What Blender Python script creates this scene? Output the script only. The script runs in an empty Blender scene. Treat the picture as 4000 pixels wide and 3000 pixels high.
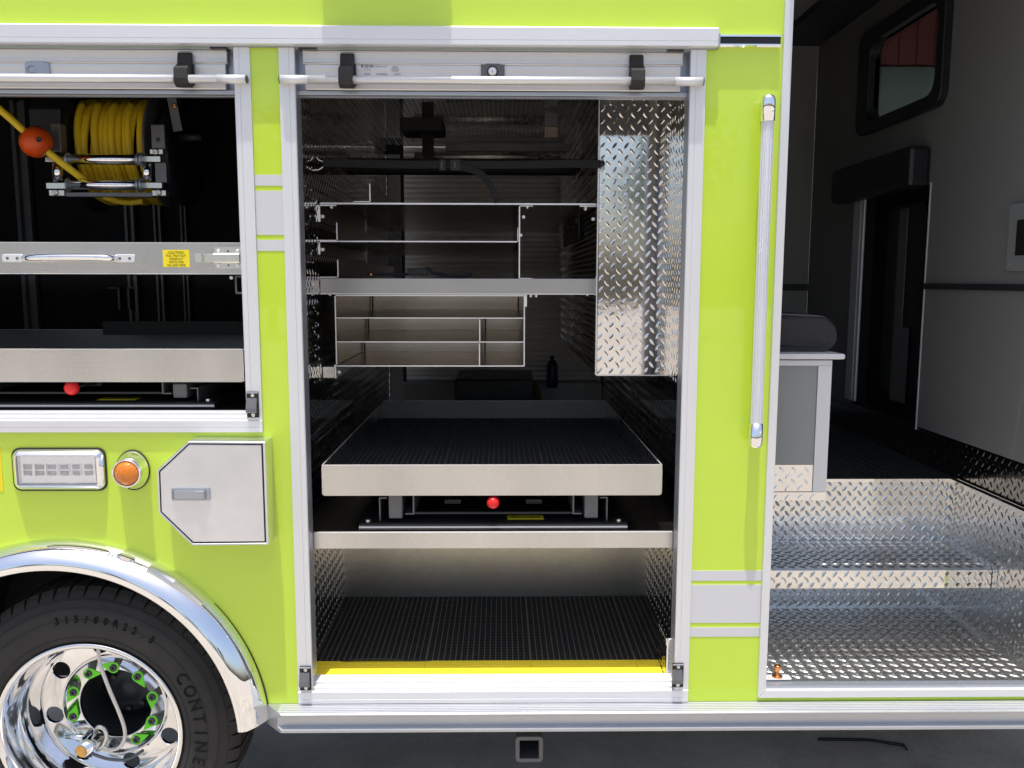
import bpy, bmesh, math, random
from mathutils import Vector, Matrix
random.seed(7)
C = bpy.context.scene.collection
sc = bpy.context.scene

# ------------------------------------------------------------------ camera
F, PIT, YAW, ROL, D = 3287.5, 0.12298, 0.01398, 0.00178, 2.65      # focal length in photo pixels, angles, distance to the truck side
fw = Vector((math.sin(YAW)*math.cos(PIT), math.cos(YAW)*math.cos(PIT), -math.sin(PIT)))
rt0 = Vector((math.cos(YAW), -math.sin(YAW), 0))
up0 = rt0.cross(fw)
rt = rt0*math.cos(ROL) + up0*math.sin(ROL)
up = up0*math.cos(ROL) - rt0*math.sin(ROL)
camd = bpy.data.cameras.new('camera'); cam = bpy.data.objects.new('camera', camd); C.objects.link(cam)
M = Matrix((rt, up, -fw)).transposed().to_4x4(); M.translation = Vector((0, -D, 0))
cam.matrix_world = M
camd.sensor_width = 36; camd.lens = F/4000*36; camd.clip_start = .05; camd.clip_end = 500
sc.camera = cam
OVERHANG = .180                                                        # reach of the unseen overhang added above the entry to shade the step
GZ = -2.01                                                        # ground level (eye level is 0)

# ------------------------------------------------------------------ light
SUN = Vector((0.038, 0.150, -1)).normalized()                      # direction the light travels
EL = math.asin(-SUN.z)
w = bpy.data.worlds.new('World'); sc.world = w; w.use_nodes = True
nt = w.node_tree; bg = nt.nodes['Background']
sky = nt.nodes.new('ShaderNodeTexSky'); sky.sky_type = 'NISHITA'; sky.sun_disc = False
sky.sun_elevation = EL; sky.sun_rotation = math.atan2(-SUN.x, -SUN.y); sky.air_density = 1.0; sky.dust_density = 4.0
nt.links.new(sky.outputs[0], bg.inputs[0]); bg.inputs[1].default_value = 0.15
sl = bpy.data.lights.new('sun', 'SUN'); sl.energy = 3.3; sl.angle = math.radians(.5); sl.color = (1, .96, .9)
so = bpy.data.objects.new('sun', sl); C.objects.link(so); so.rotation_euler = SUN.to_track_quat('-Z', 'Y').to_euler()
sc.view_settings.view_transform = 'Standard'; sc.view_settings.look = 'None'
sc.view_settings.exposure = 0.44; sc.view_settings.gamma = 1
try:
    sc.cycles.max_bounces = 12; sc.cycles.glossy_bounces = 8; sc.cycles.diffuse_bounces = 5
    sc.cycles.sample_clamp_indirect = 6
except Exception: pass

# ------------------------------------------------------------------ pixel rays: where a photo pixel meets a given plane
def ray(x, y): return fw*F + rt*(x-2000) - up*(y-1500)
def at(x, y, Y=0.0):
    r = ray(x, y); v = r*((Y+D)/r.y); return (v.x, Y, v.z)
def PX(x, Y=0.0, y=1500): return at(x, y, Y)[0]
def PZ(y, Y=0.0, x=2000): return at(x, y, Y)[2]

# ------------------------------------------------------------------ materials
def mat(name, col, rough=.5, metal=0, coat=0, noise=None, bump=None, brush=None, trans=0, ior=1.45, wave=None, spec=.5):
    m = bpy.data.materials.new(name); m.use_nodes = True; n = m.node_tree; b = n.nodes['Principled BSDF']
    b.inputs['Base Color'].default_value = (*col, 1); b.inputs['Roughness'].default_value = rough
    b.inputs['Metallic'].default_value = metal; b.inputs['Coat Weight'].default_value = coat; b.inputs['Coat Roughness'].default_value = .03
    b.inputs['Transmission Weight'].default_value = trans; b.inputs['IOR'].default_value = ior
    b.inputs['Specular IOR Level'].default_value = spec
    tc = n.nodes.new('ShaderNodeTexCoord')
    def nz(scale, det=4, stretch=None):
        t = n.nodes.new('ShaderNodeTexNoise'); t.inputs['Scale'].default_value = scale; t.inputs['Detail'].default_value = det
        if stretch:
            mp = n.nodes.new('ShaderNodeMapping'); mp.inputs['Scale'].default_value = stretch
            n.links.new(tc.outputs['Object'], mp.inputs[0]); n.links.new(mp.outputs[0], t.inputs[0])
        else: n.links.new(tc.outputs['Object'], t.inputs[0])
        return t
    if noise:                                                      # (scale, amount): uneven colour
        t = nz(noise[0], 6, noise[2] if len(noise) > 2 else None); mx = n.nodes.new('ShaderNodeMix'); mx.data_type = 'RGBA'
        mx.inputs[6].default_value = (*[c*(1-noise[1]) for c in col], 1); mx.inputs[7].default_value = (*[min(1, c*(1+noise[1])) for c in col], 1)
        n.links.new(t.outputs[0], mx.inputs[0]); n.links.new(mx.outputs[2], b.inputs['Base Color'])
        mr = n.nodes.new('ShaderNodeMapRange'); mr.inputs['To Min'].default_value = rough*.85; mr.inputs['To Max'].default_value = min(1, rough*1.2)
        t2 = nz(noise[0]*2.3, 5); n.links.new(t2.outputs[0], mr.inputs[0]); n.links.new(mr.outputs[0], b.inputs['Roughness'])
    prev = None
    for kind, prm in (('bump', bump), ('wave', wave), ('brush', brush)):
        if prm:
            t = nz(prm[0], 3, prm[2] if len(prm) > 2 else None)
            bp = n.nodes.new('ShaderNodeBump'); bp.inputs['Strength'].default_value = 1; bp.inputs['Distance'].default_value = prm[1]
            n.links.new(t.outputs[0], bp.inputs['Height'])
            if prev: n.links.new(prev.outputs[0], bp.inputs['Normal'])
            n.links.new(bp.outputs[0], b.inputs['Normal']); prev = bp
    return m
m_green = mat('lime_paint', (.545, .745, .045), .32, coat=1, noise=(4, .03), wave=(1.2, .0009))
m_alu = mat('anodised_aluminium', (.74, .742, .752), .42, metal=.35, noise=(3, .03), brush=(6, .00006, (1, 40, 1)))
m_track = mat('track_aluminium', (.42, .45, .50), .38, metal=.7)
m_slat = mat('door_slat_aluminium', (.74, .73, .72), .36, metal=.55, noise=(2, .03))
m_brush = mat('brushed_sheet', (.63, .62, .60), .27, metal=1, noise=(3.2, .22, (1.6, 1, .25)), brush=(5, .00012, (1, 1, 60)))  # upright colour blotches stand in for blurred reflections on the sheet
m_sheet = mat('mill_sheet', (.52, .48, .435), .24, metal=1, noise=(4, .22), wave=(3, .0012))
m_beam = mat('beam_sheet', (.44, .43, .42), .36, metal=1, noise=(5, .1), brush=(5, .00012, (1, 1, 60)))
m_dull = mat('dull_sheet', (.26, .255, .25), .48, metal=.9, noise=(5, .15), brush=(4, .0001, (40, 1, 1)))
m_edge = mat('cut_edge', (.92, .91, .90), .35, metal=.6)
m_diam = mat('tread_plate', (.78, .76, .74), .07, metal=1, noise=(9, .05), wave=(12, .0004))
m_diamd = mat('floor_tread_plate', (.64, .64, .63), .28, metal=1, noise=(9, .14), wave=(14, .0008))
m_step = mat('riser_tread_plate', (.70, .695, .68), .15, metal=1, noise=(9, .12), wave=(12, .0006))
m_chrome = mat('chrome', (.93, .93, .94), .03, metal=1, wave=(5, .0006))
m_polish = mat('polished_wheel', (.88, .88, .89), .08, metal=1, noise=(12, .03), wave=(7, .0008))
m_steel = mat('zinc_steel', (.74, .74, .68), .3, metal=.9, noise=(25, .1))
m_white = mat('reflective_tape', (.62, .622, .645), .42, coat=.3, bump=(900, .0001))
m_black = mat('black_powder_coat', (.013, .0135, .0155), .38, noise=(12, .2), bump=(400, .00008))
m_dgrey = mat('dark_steel', (.035, .038, .043), .4, metal=.2, noise=(8, .2))
m_gsteel = mat('grey_steel', (.15, .15, .155), .45, metal=.4, noise=(18, .2))
m_rub = mat('rubber', (.029, .0275, .0265), .72, noise=(9, .4), bump=(160, .0004))
m_strap = mat('black_webbing', (.012, .013, .016), .8, bump=(700, .0006, (1, 1, 3)))
m_mat = mat('rubber_mat', (.030, .029, .026), .6, noise=(20, .3))
m_rib = mat('rubber_mat_rib', (.12, .115, .10), .55, noise=(20, .3))
m_yel = mat('yellow_ramp', (.90, .72, .04), .5, noise=(9, .05), brush=(8, .0004, (1, 30, 1)))
m_rope = mat('yellow_cable', (.78, .55, .02), .42, noise=(30, .08))
m_orange = mat('orange_ball', (.66, .075, .006), .38, noise=(14, .12), bump=(90, .0004))
m_red = mat('red_knob', (.75, .02, .02), .35)
m_lab = mat('yellow_label', (.86, .72, .02), .4)
m_ink = mat('black_ink', (.03, .03, .03), .5)
m_gink = mat('grey_ink', (.30, .30, .32), .5)
m_lime = mat('lime_indicator', (.16, .82, .02), .35)
m_amber = mat('amber_lens', (1, .24, .0), .10, trans=.25, coat=1, bump=(110, .003), noise=(90, .3))
m_clear = mat('clear_lens', (.97, .98, .99), .02, trans=.95, coat=1, bump=(60, .0006, (1, 1, 4)))
m_diode = mat('diode_cell', (.42, .44, .48), .25, metal=.4, noise=(80, .4))
m_led = mat('lamp_reflector', (.8, .82, .88), .12, metal=1)
m_rail = mat('grab_rail_tube', (.70, .72, .78), .22, metal=.35, coat=1, bump=(300, .0012, (1, 1, 5)))
m_wallg = mat('cab_wall_grey', (.22, .22, .212), .6, noise=(3, .06), bump=(350, .0003))
m_cabg = mat('cabinet_grey', (.24, .25, .245), .55, noise=(200, .05), bump=(300, .0003))
m_cream = mat('cabinet_trim', (.62, .63, .66), .4, metal=.3)
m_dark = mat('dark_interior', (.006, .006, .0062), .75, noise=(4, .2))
m_vinyl = mat('black_vinyl', (.02, .02, .022), .62, noise=(30, .15), bump=(90, .0006))
m_tint = mat('tinted_glass', (.10, .11, .105), .0, trans=1, ior=1.45)
m_copper = mat('copper_pin', (.75, .30, .10), .22, metal=1)
m_brass = mat('orange_sticker', (.85, .42, .08), .5, noise=(60, .35))
m_conc = mat('concrete', (.41, .375, .33), .85, noise=(120, .34), bump=(90, .004))
_n = m_conc.node_tree; _b = _n.nodes['Principled BSDF']; _l = _b.inputs['Base Color'].links[0].from_socket
_t = _n.nodes.new('ShaderNodeTexNoise'); _t.inputs['Scale'].default_value = 2.2; _t.inputs['Detail'].default_value = 8; _t.inputs['Roughness'].default_value = .7
_c = _n.nodes.new('ShaderNodeTexCoord'); _n.links.new(_c.outputs['Object'], _t.inputs[0])
_r = _n.nodes.new('ShaderNodeMapRange'); _r.inputs['From Min'].default_value = .35; _r.inputs['From Max'].default_value = .65; _r.inputs['To Min'].default_value = .74; _r.inputs['To Max'].default_value = 1.08
_m = _n.nodes.new('ShaderNodeMix'); _m.data_type = 'RGBA'; _m.blend_type = 'MULTIPLY'; _m.inputs[0].default_value = 1
_n.links.new(_t.outputs[0], _r.inputs[0]); _n.links.new(_l, _m.inputs[6]); _n.links.new(_r.outputs[0], _m.inputs[7]); _n.links.new(_m.outputs[2], _b.inputs['Base Color'])
m_redwall = mat('red_cladding', (.22, .045, .04), .6, noise=(2, .1))
m_gwall = mat('grey_green_wall', (.34, .40, .36), .8, noise=(2, .15))
m_bark = mat('bark', (.10, .07, .045), .9, noise=(8, .3))
m_leaf = mat('leaves', (.05, .085, .025), .6, noise=(3, .4))
m_blue = mat('dark_blue_plastic', (.006, .015, .05), .4)

# ------------------------------------------------------------------ mesh helpers
class MB:
    def __init__(s): s.v = []; s.f = []; s.sm = []
    def add(s, vs, fs, smooth=False):
        o = len(s.v); s.v += [tuple(v) for v in vs]; s.f += [[i+o for i in f] for f in fs]; s.sm += [smooth]*len(fs); return s
    def box(s, x0, x1, y0, y1, z0, z1):
        x0, x1 = sorted((x0, x1)); y0, y1 = sorted((y0, y1)); z0, z1 = sorted((z0, z1))
        return s.add([(x, y, z) for x in (x0, x1) for y in (y0, y1) for z in (z0, z1)],
                     [(0,1,3,2), (4,6,7,5), (0,4,5,1), (2,3,7,6), (0,2,6,4), (1,5,7,3)])
    def prism(s, poly, fn, a0, a1, smooth=False):                  # fn(p, q, a) -> point; poly closed outline
        n = len(poly); vs = [fn(p, q, a) for a in (a0, a1) for p, q in poly]
        s.add(vs, [(i, (i+1) % n, n+(i+1) % n, n+i) for i in range(n)], smooth)
        s.add(vs, [tuple(range(n-1, -1, -1)), tuple(range(n, 2*n))]); return s
    def px(s, poly, x0, x1, **k): return s.prism(poly, lambda y, z, a: (a, y, z), x0, x1, **k)   # outline in (y,z)
    def py(s, poly, y0, y1, **k): return s.prism(poly, lambda x, z, a: (x, a, z), y0, y1, **k)   # outline in (x,z)
    def pz(s, poly, z0, z1, **k): return s.prism(poly, lambda x, y, a: (x, y, a), z0, z1, **k)   # outline in (x,y)
    def ring(s, outer, inner, y0, y1):                              # plate with a hole, outlines (x,z) of equal length
        n = len(outer); vs = [(x, y, z) for y in (y0, y1) for L in (outer, inner) for x, z in L]
        f = []
        for i in range(n):
            j = (i+1) % n
            f += [(i, j, n+j, n+i), (2*n+i, 3*n+i, 3*n+j, 2*n+j), (i, 2*n+i, 2*n+j, j), (n+i, n+j, 3*n+j, 3*n+i)]
        return s.add(vs, f)
    def tube(s, pts, r, seg=10, caps=True, smooth=True):
        pts = [Vector(p) for p in pts]; n = len(pts); vs = []; fs = []
        t0 = (pts[1]-pts[0]).normalized(); a = t0.orthogonal().normalized()
        for i, p in enumerate(pts):
            t = (pts[min(i+1, n-1)]-pts[max(i-1, 0)]).normalized(); a = (a - t*a.dot(t)).normalized(); b = t.cross(a)
            rr = r[i] if isinstance(r, (list, tuple)) else r
            for k in range(seg):
                an = 2*math.pi*k/seg; vs.append(p + a*math.cos(an)*rr + b*math.sin(an)*rr)
        for i in range(n-1):
            for k in range(seg):
                k2 = (k+1) % seg; fs.append((i*seg+k, i*seg+k2, (i+1)*seg+k2, (i+1)*seg+k))
        s.add(vs, fs, smooth)
        if caps: s.add(vs, [tuple(range(seg-1, -1, -1)), tuple((n-1)*seg+k for k in range(seg))])
        return s
    def lathe(s, prof, c, axis='Y', seg=48, smooth=True, close=False, a0=0, a1=2*math.pi):   # prof: (radius, offset along axis)
        n = len(prof); vs = []; fs = []; full = abs(a1-a0-2*math.pi) < 1e-6; m = seg if full else seg+1
        for k in range(m):
            an = a0+(a1-a0)*k/seg; ca, sa = math.cos(an), math.sin(an)
            for r, h in prof:
                vs.append({'Y': (c[0]+r*ca, c[1]+h, c[2]+r*sa), 'X': (c[0]+h, c[1]+r*ca, c[2]+r*sa), 'Z': (c[0]+r*ca, c[1]+r*sa, c[2]+h)}[axis])
        for k in range(seg):
            k2 = (k+1) % m
            for i in range(n if close else n-1):
                j = (i+1) % n; fs.append((k*n+i, k*n+j, k2*n+j, k2*n+i))
        return s.add(vs, fs, smooth)
    def cyl(s, c, r, h, axis='Y', seg=20): return s.lathe([(0.0001, 0), (r, 0), (r, h), (0.0001, h)], c, axis, seg, smooth=False)
    def sphere(s, c, r, seg=24, rings=14):
        return s.lathe([(max(1e-4, r*math.sin(math.pi*i/rings)), -r*math.cos(math.pi*i/rings)) for i in range(rings+1)], c, 'Z', seg)
def build(mb, name, m, parent=None, bevel=0, seg=2, **props):
    me = bpy.data.meshes.new(name); me.from_pydata(mb.v, [], mb.f)
    me.polygons.foreach_set('use_smooth', mb.sm); me.materials.append(m)
    bm = bmesh.new(); bm.from_mesh(me); bmesh.ops.remove_doubles(bm, verts=bm.verts, dist=1e-6)
    bmesh.ops.recalc_face_normals(bm, faces=bm.faces); bm.to_mesh(me); bm.free(); me.update()
    o = bpy.data.objects.new(name, me); C.objects.link(o); o.parent = parent
    if bevel:
        b = o.modifiers.new('bevel', 'BEVEL'); b.width = bevel; b.segments = seg; b.limit_method = 'ANGLE'; b.angle_limit = math.radians(40)
    for k, v in props.items(): o[k] = v
    return o
def thing(name, label, cat, loc=(0, 0, 0), group=None):
    o = bpy.data.objects.new(name, None); C.objects.link(o); o.empty_display_size = .1
    o['label'] = label; o['category'] = cat
    if group: o['group'] = group
    return o
def dup(o, off, parent):
    c = o.copy(); C.objects.link(c); c.parent = parent; c.location = Vector(o.location)+Vector(off)
    for ch in list(o.children):
        d = ch.copy(); C.objects.link(d); d.parent = c
    return c
def rrect(x0, x1, z0, z1, r, n=6):
    P = []
    for cx, cz, a in ((x1-r, z0+r, -90), (x1-r, z1-r, 0), (x0+r, z1-r, 90), (x0+r, z0+r, 180)):
        for i in range(n+1):
            t = math.radians(a+90*i/n); P.append((cx+r*math.cos(t), cz+r*math.sin(t)))
    return P
def offs(poly, c, k): return [(c[0]+(x-c[0])*k, c[1]+(y-c[1])*k) for x, y in poly]
def text_mesh(s, size, depth=.0004, spacing=1.0, align='CENTER'):
    cu = bpy.data.curves.new('lettering', 'FONT'); cu.body = s; cu.size = size; cu.extrude = depth; cu.space_character = spacing
    cu.align_x = align; cu.align_y = 'CENTER'; cu.resolution_u = 3
    o = bpy.data.objects.new('lettering', cu); C.objects.link(o); dg = bpy.context.evaluated_depsgraph_get(); dg.update()
    me = bpy.data.meshes.new_from_object(o.evaluated_get(dg)); bpy.data.objects.remove(o); return me
def text(s, x, y, z, size, m, parent, name='lettering', w=None, bold=0, **k):   # stands on a face looking to -Y
    me = text_mesh(s, size, **k); me.materials.clear(); me.materials.append(m)
    xs = [v.co.x for v in me.vertices]; sx = (w/(max(xs)-min(xs))) if w else 1
    for v in me.vertices: v.co = Vector((x+v.co.x*sx, y-v.co.z, z+v.co.y))
    o = bpy.data.objects.new(name, me); C.objects.link(o); o.parent = parent; return o
def screw(c, r, h, m, parent, name='screw', axis='Y'):
    mb = MB(); sg = -1 if axis == 'Y' else 1
    mb.lathe([(1e-4, 0), (r, 0), (r, sg*h*.5), (r*.7, sg*h), (r*.35, sg*h), (r*.3, sg*h*.4), (1e-4, sg*h*.4)], c, axis, 14)
    return build(mb, name, m, parent)
def plate(name, o, u, v, W, H, m, parent, th=.004, pitch=.0418, ln=.030, wd=.0095, ht=.0019, hole=None, rot=52):
    """embossed tread plate: a sheet with raised lozenges in alternating directions; u, v span it, u x v points to the viewer"""
    o, u, v = Vector(o), Vector(u), Vector(v); n = u.cross(v); mb = MB()
    P = lambda a, b, h: o+u*a+v*b+n*h
    mb.add([P(a, b, h) for h in (0, -th) for a, b in ((0, 0), (W, 0), (W, H), (0, H))], [(0,1,2,3), (7,6,5,4), (0,4,5,1), (1,5,6,2), (2,6,7,3), (3,7,4,0)])
    c1, s1 = math.cos(math.radians(rot)), math.sin(math.radians(rot)); q = pitch/2; vs = []; fs = []
    i = 0; b = q*.6
    while b < H:
        a = q*(.6 if i % 2 == 0 else 1.6); sg = 1 if i % 2 == 0 else -1
        while a < W:
            if min(a, W-a) > ln*.28 and min(b, H-b) > ln*.36 and not (hole and hole(a, b)):
                k = len(vs)
                for p, t, h in ((-ln/2, 0, 0), (-ln*.18, -wd/2, 0), (ln*.18, -wd/2, 0), (ln/2, 0, 0), (ln*.18, wd/2, 0), (-ln*.18, wd/2, 0), (-ln*.24, 0, ht), (ln*.24, 0, ht)):
                    vs.append(P(a+p*c1-t*s1*sg, b+(p*s1)*sg+t*c1, h+.00003))
                fs += [tuple(k+x for x in f) for f in ((0,1,6), (1,2,7,6), (2,3,7), (3,4,7), (4,5,6,7), (5,0,6))]
            a += pitch
        b += q; i += 1
    me = bpy.data.meshes.new(name); nb = len(mb.v)
    me.from_pydata([tuple(x) for x in mb.v]+[tuple(x) for x in vs], [], mb.f+[tuple(x+nb for x in f) for f in fs])
    me.materials.append(m); me.update(); ob = bpy.data.objects.new(name, me); C.objects.link(ob); ob.parent = parent
    return ob
def sbox(name, m, parent, *a, bevel=0, **props): return build(MB().box(*a), name, m, parent, bevel, **props)

# ================================================================== SETTING
g = MB(); g.add([(-60, -60, GZ), (60, -60, GZ), (60, 60, GZ), (-60, 60, GZ)], [(0, 1, 2, 3)])
build(g, 'ground', m_conc, kind='structure')

# ================================================================== THE TRUCK
T = thing('fire_truck', 'lime green rescue fire truck side with open shutter compartments and stepwell', 'fire truck')
JX0, JX1 = -.667, -.620      # middle jamb
RX0, RX1 = .577, .624        # right jamb
EX = .857                    # left edge of the entry frame
def jamb(x_out, x_in, z0, z1, name='door_jamb', cut=0):
    s = 1 if x_in > x_out else -1; w_ = abs(x_in-x_out)
    P = [(x_out, 0), (x_out, -.008), (x_out+s*w_*.62, -.008), (x_out+s*w_*.62, -.0065), (x_out+s*w_*.66, -.0065), (x_out+s*w_*.66, -.008),
         (x_in-s*.002, -.008), (x_in, -.006), (x_in, .022), (x_in-s*.0035, .024), (x_in-s*.0035, .03), (x_in, .032), (x_in, .062), (x_in-s*.03, .062), (x_in-s*.03, .0)]
    mb = MB().pz(P, z0, z1); o = build(mb, name, m_alu, T)
    t = MB().box(x_in-s*.001, x_in+s*.0012, -.003, .060, z0, z1); build(t, 'door_track', m_track, o)
    return o
ZS, ZSB = -1.352, -1.392       # right sill face
jamb(JX0, JX1, ZS, .692)
jamb(RX1, RX0, ZS, .692)
LX0, LX1 = -.803, -.754
jamb(LX1, LX0, -.442, .692)
# --- painted panels
TH = .02
sbox('side_panel', m_green, T, -2.4, EX, 0, TH, .692, 1.25)
sbox('side_panel', m_green, T, LX1, JX0, 0, TH, -.4825, .692)
sbox('side_panel', m_green, T, RX1, EX, 0, TH, -1.395, .692)
sbox('side_panel', m_green, T, EX, 4.2, 0, TH, -1.395, -1.379)
# lower left panel with the wheel arch cut out
CX, CZ, RA = -1.424, -1.503, .655
arc = []
a1 = math.asin((-1.395-CZ)/RA)
for i in range(41):
    a = a1+(math.pi-2*a1)*i/40; arc.append((CX+RA*math.cos(a), CZ+RA*math.sin(a)))
mb = MB()
P = arc + [(-2.4, arc[-1][1]), (-2.4, -.4825), (JX0, -.4825), (JX0, -1.395)]
mb.py(P, 0, TH)
build(mb, 'side_panel', m_green, T)
# --- reflective stripes
for z1, z0 in ((.319, .286), (.271, .137), (.122, .088)):
    sbox('reflective_stripe', m_white, T, LX1+.0005, JX0-.0005, -.0012, .0, z0, z1)
for z1, z0 in ((-.943, -.977), (-.991, -1.121), (-1.137, -1.169)):
    sbox('reflective_stripe', m_white, T, RX1+.0005, EX-.0005, -.0012, .0, z0, z1)
sbox('reflective_marker', m_lab, T, -1.75, PX(8, 0, 1830), -.0012, 0, PZ(1917), PZ(1745))
# --- drip rail above the doors and the slotted moulding beside it
P = [(0, .7505), (-.030, .7505), (-.034, .7465), (-.034, .7115), (-.0325, .7105), (-.034, .7095), (-.034, .697), (-.031, .6955), (-.012, .6955), (-.012, .700), (0, .700)]
build(MB().px(P, -2.4, .6525), 'drip_rail', m_alu, T)
build(MB().box(.6527, .6592, -.031, -.0005, .694, .735), 'rail_end_cap', m_track, T, .001)
o = build(MB().px([(0, .737), (-.014, .737), (-.019, .733), (-.019, .728), (-.012, .727), (-.012, .708), (-.019, .707), (-.019, .7035), (-.014, .699), (0, .699)], .6594, .846), 'roof_moulding', m_chrome, T)
build(MB().box(.6596, .8458, -.0145, -.0125, .7085, .7265), 'rubber_insert', m_black, o)
# --- scene light on the upper side, above the view, which throws the shade on the rail
o = build(MB().box(-.54, -.16, -.10, 0, 1.0, 1.18), 'scene_light', m_alu, T, .01)
build(MB().box(-.52, -.18, -.106, -.101, 1.02, 1.16), 'lens', m_clear, o)
# --- header strips under the rail
sbox('door_header', m_track, T, JX1+.001, RX0-.001, .045, .06, .558, .690)
sbox('door_header', m_track, T, -2.4, LX0-.001, .045, .06, .558, .690)
sbox('header_trim', m_track, T, JX1+.001, RX0-.001, .020, .0448, .5605, .5725, bevel=.002)
sbox('header_trim', m_track, T, -2.4, LX0-.001, .020, .0448, .5605, .5725, bevel=.002)
sbox('rail_underside', m_track, T, -2.4, RX1+.03, -.0115, -.0002, .6925, .6955)
for a_, b_ in ((-2.4, LX0), (JX1, RX0)): sbox('rail_underside', m_track, T, a_+.0005, b_-.0005, .0002, .0445, .6895, .6917)

# --- rolled up shutter doors: last slat, bottom panel, lift bar, rubber loops, lock
def roller_door(x0, x1, bar0, bar1, loops, lock, label, round_lock):
    d = thing('tmp', '', ''); d.name = 'roller_door'; d.parent = T; d['label'] = label
    del d['category']
    ys = .018
    build(MB().px([(ys+.012, .6875), (ys-.004, .6885), (ys-.004, .6855), (ys, .684), (ys+.001, .668), (ys-.001, .656), (ys-.003, .6525), (ys-.001, .6505), (ys+.012, .6505)], x0, x1+.004), 'slat', m_slat, d)
    build(MB().px([(ys+.013, .650), (ys+.003, .6502), (ys+.001, .640), (ys+.003, .625), (ys+.002, .600), (ys-.002, .597), (ys-.002, .577), (ys, .575), (ys+.013, .575)], x0+.006, x1-.002), 'bottom_panel', m_slat, d)
    yb = -.022; zb = PZ(311, yb)-.003; r = .0124
    b = MB().tube([(bar0, yb, zb), (bar1, yb, zb)], r, 20); build(b, 'lift_bar', m_slat, d)
    for e, s_ in ((bar0, -1), (bar1, 1)):
        if abs(e) < 2: build(MB().tube([(e, yb, zb), (e+s_*.003, yb, zb)], r*.92, 20), 'bar_cap', m_black, d)
        if abs(e) < 2: build(MB().tube([(e-s_*.0005, yb, zb), (e-s_*.085, yb, zb)], r*1.05, 20), 'bar_sleeve', m_alu, d)
    for lx in loops:
        z1_, z0_ = .679, .573; wv = .042
        P = [(ys-.003, z1_), (ys-.010, z1_+.002), (ys-.016, z1_-.004), (ys-.022, .645), (yb-.0135, .627), (yb-.0165, zb), (yb-.013, zb-.017), (yb+.004, zb-.023), (ys-.008, zb-.018), (ys-.003, zb)]
        build(MB().px(P, lx-wv/2, lx+wv/2), 'rubber_loop', m_rub, d, .0025, 3)
        build(MB().box(lx+wv/2-.002, lx+wv/2+.004, ys-.012, ys-.002, .585, .648), 'loop_bracket', m_black, d, .001)
    lx = lock; l = build(MB().py([(lx-.036, .6035), (lx+.036, .6035), (lx+.036, .648), (lx+.022, .650), (lx+.020, .6535), (lx-.020, .6535), (lx-.022, .650), (lx-.036, .648)], ys-.006, ys+.003), 'lock_plate', m_gsteel if round_lock else m_track, d, .001)
    if round_lock:
        build(MB().lathe([(1e-4, -.0015), (.0120, -.0015), (.0128, .0), (.0128, .006)], (lx-.001, ys-.009, .630), 'Y', 24), 'lock_cylinder', m_edge, l)
        build(MB().lathe([(.0132, -.0005), (.0160, -.0005), (.0160, .004), (.0132, .004)], (lx-.001, ys-.009, .630), 'Y', 24, close=True), 'lock_ring', m_black, l)
        build(MB().box(lx-.0018, lx-.0002, ys-.0112, ys-.0106, .6255, .6345), 'key_slot', m_dgrey, l)
    else:
        build(MB().lathe([(1e-4, -.001), (.008, -.001), (.010, .002), (.0135, .002), (.0145, .004)], (lx-.016, ys-.009, .628), 'Y', 24), 'lock_cylinder', m_track, l)
    return d
Yd = .018
rd = roller_door(PX(1183, Yd, 220), PX(2662, Yd, 220), PX(1095, -.022, 311), PX(2745, -.022, 311), (PX(1349, -.03, 280), PX(2493, -.03, 280)), PX(1925, Yd, 270), 'rolled up shutter over the middle compartment', True)
ld = roller_door(-2.39, PX(880, Yd, 220), -2.39, PX(962, -.022, 311), (PX(707, -.03, 280), -2.0), PX(148, Yd, 270), 'rolled up shutter over the left compartment', False)
tx = PX(1434, Yd, 255)
text('R·O·M', tx, Yd+.0005, .6445, .0125, m_ink, rd, 'lettering', w=.036)
text('ROLL-UP DOOR', tx+.001, Yd+.0005, .6355, .003, m_gink, rd, 'lettering', w=.022)
text('MADE IN U.S.A.', PX(1488, Yd, 259), Yd+.0005, .6445, .0048, m_gink, rd, 'lettering', w=.036)
text('SERIES\nROLL-UP\nDOORS', PX(1543, Yd, 268), Yd+.0005, .6375, .0052, m_gink, rd, 'lettering', w=.024)
for px_, w_ in ((1434, .020), (1491, .036), (1552, .020)):
    sbox('printed_line', m_gink, rd, PX(px_, Yd, 288)-w_/2, PX(px_, Yd, 288)+w_/2, Yd-.0002, Yd+.004, .6225, .6235)
for x0_, x1_ in ((1165, 1240), (2605, 2672), (820, 892)):
    a_, b_ = PX(x0_, 0, 185), PX(x1_, 0, 185)
    build(MB().py([(a_, .6885), (b_, .6885), (b_-.004, .6935), ((a_+b_)/2, .6948), (a_+.004, .6935)], -.008, .03), 'rail_corner_guide', m_black, T, .001)

# --- sills
def sill(x0, x1, zt, zb, ztop, yin):
    P = [(0, zb), (-.010, zb), (-.010, zb+.014), (-.0085, zb+.015), (-.010, zb+.016), (-.010, zt-.002), (-.007, zt), (.004, zt), (.0042, zt+.008), (.006, zt+.0095), (.022, zt+.010), (.0222, zt+.019), (.024, zt+.020), (yin, ztop), (yin, zb+.01), (0, zb+.01)]
    return build(MB().px(P, x0, x1), 'door_sill', m_alu, T)
sill(JX0, RX1, ZS+.002, ZSB, -1.322, .055)
sill(-2.4, LX1, -.442, -.4805, -.420, .055)
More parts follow.
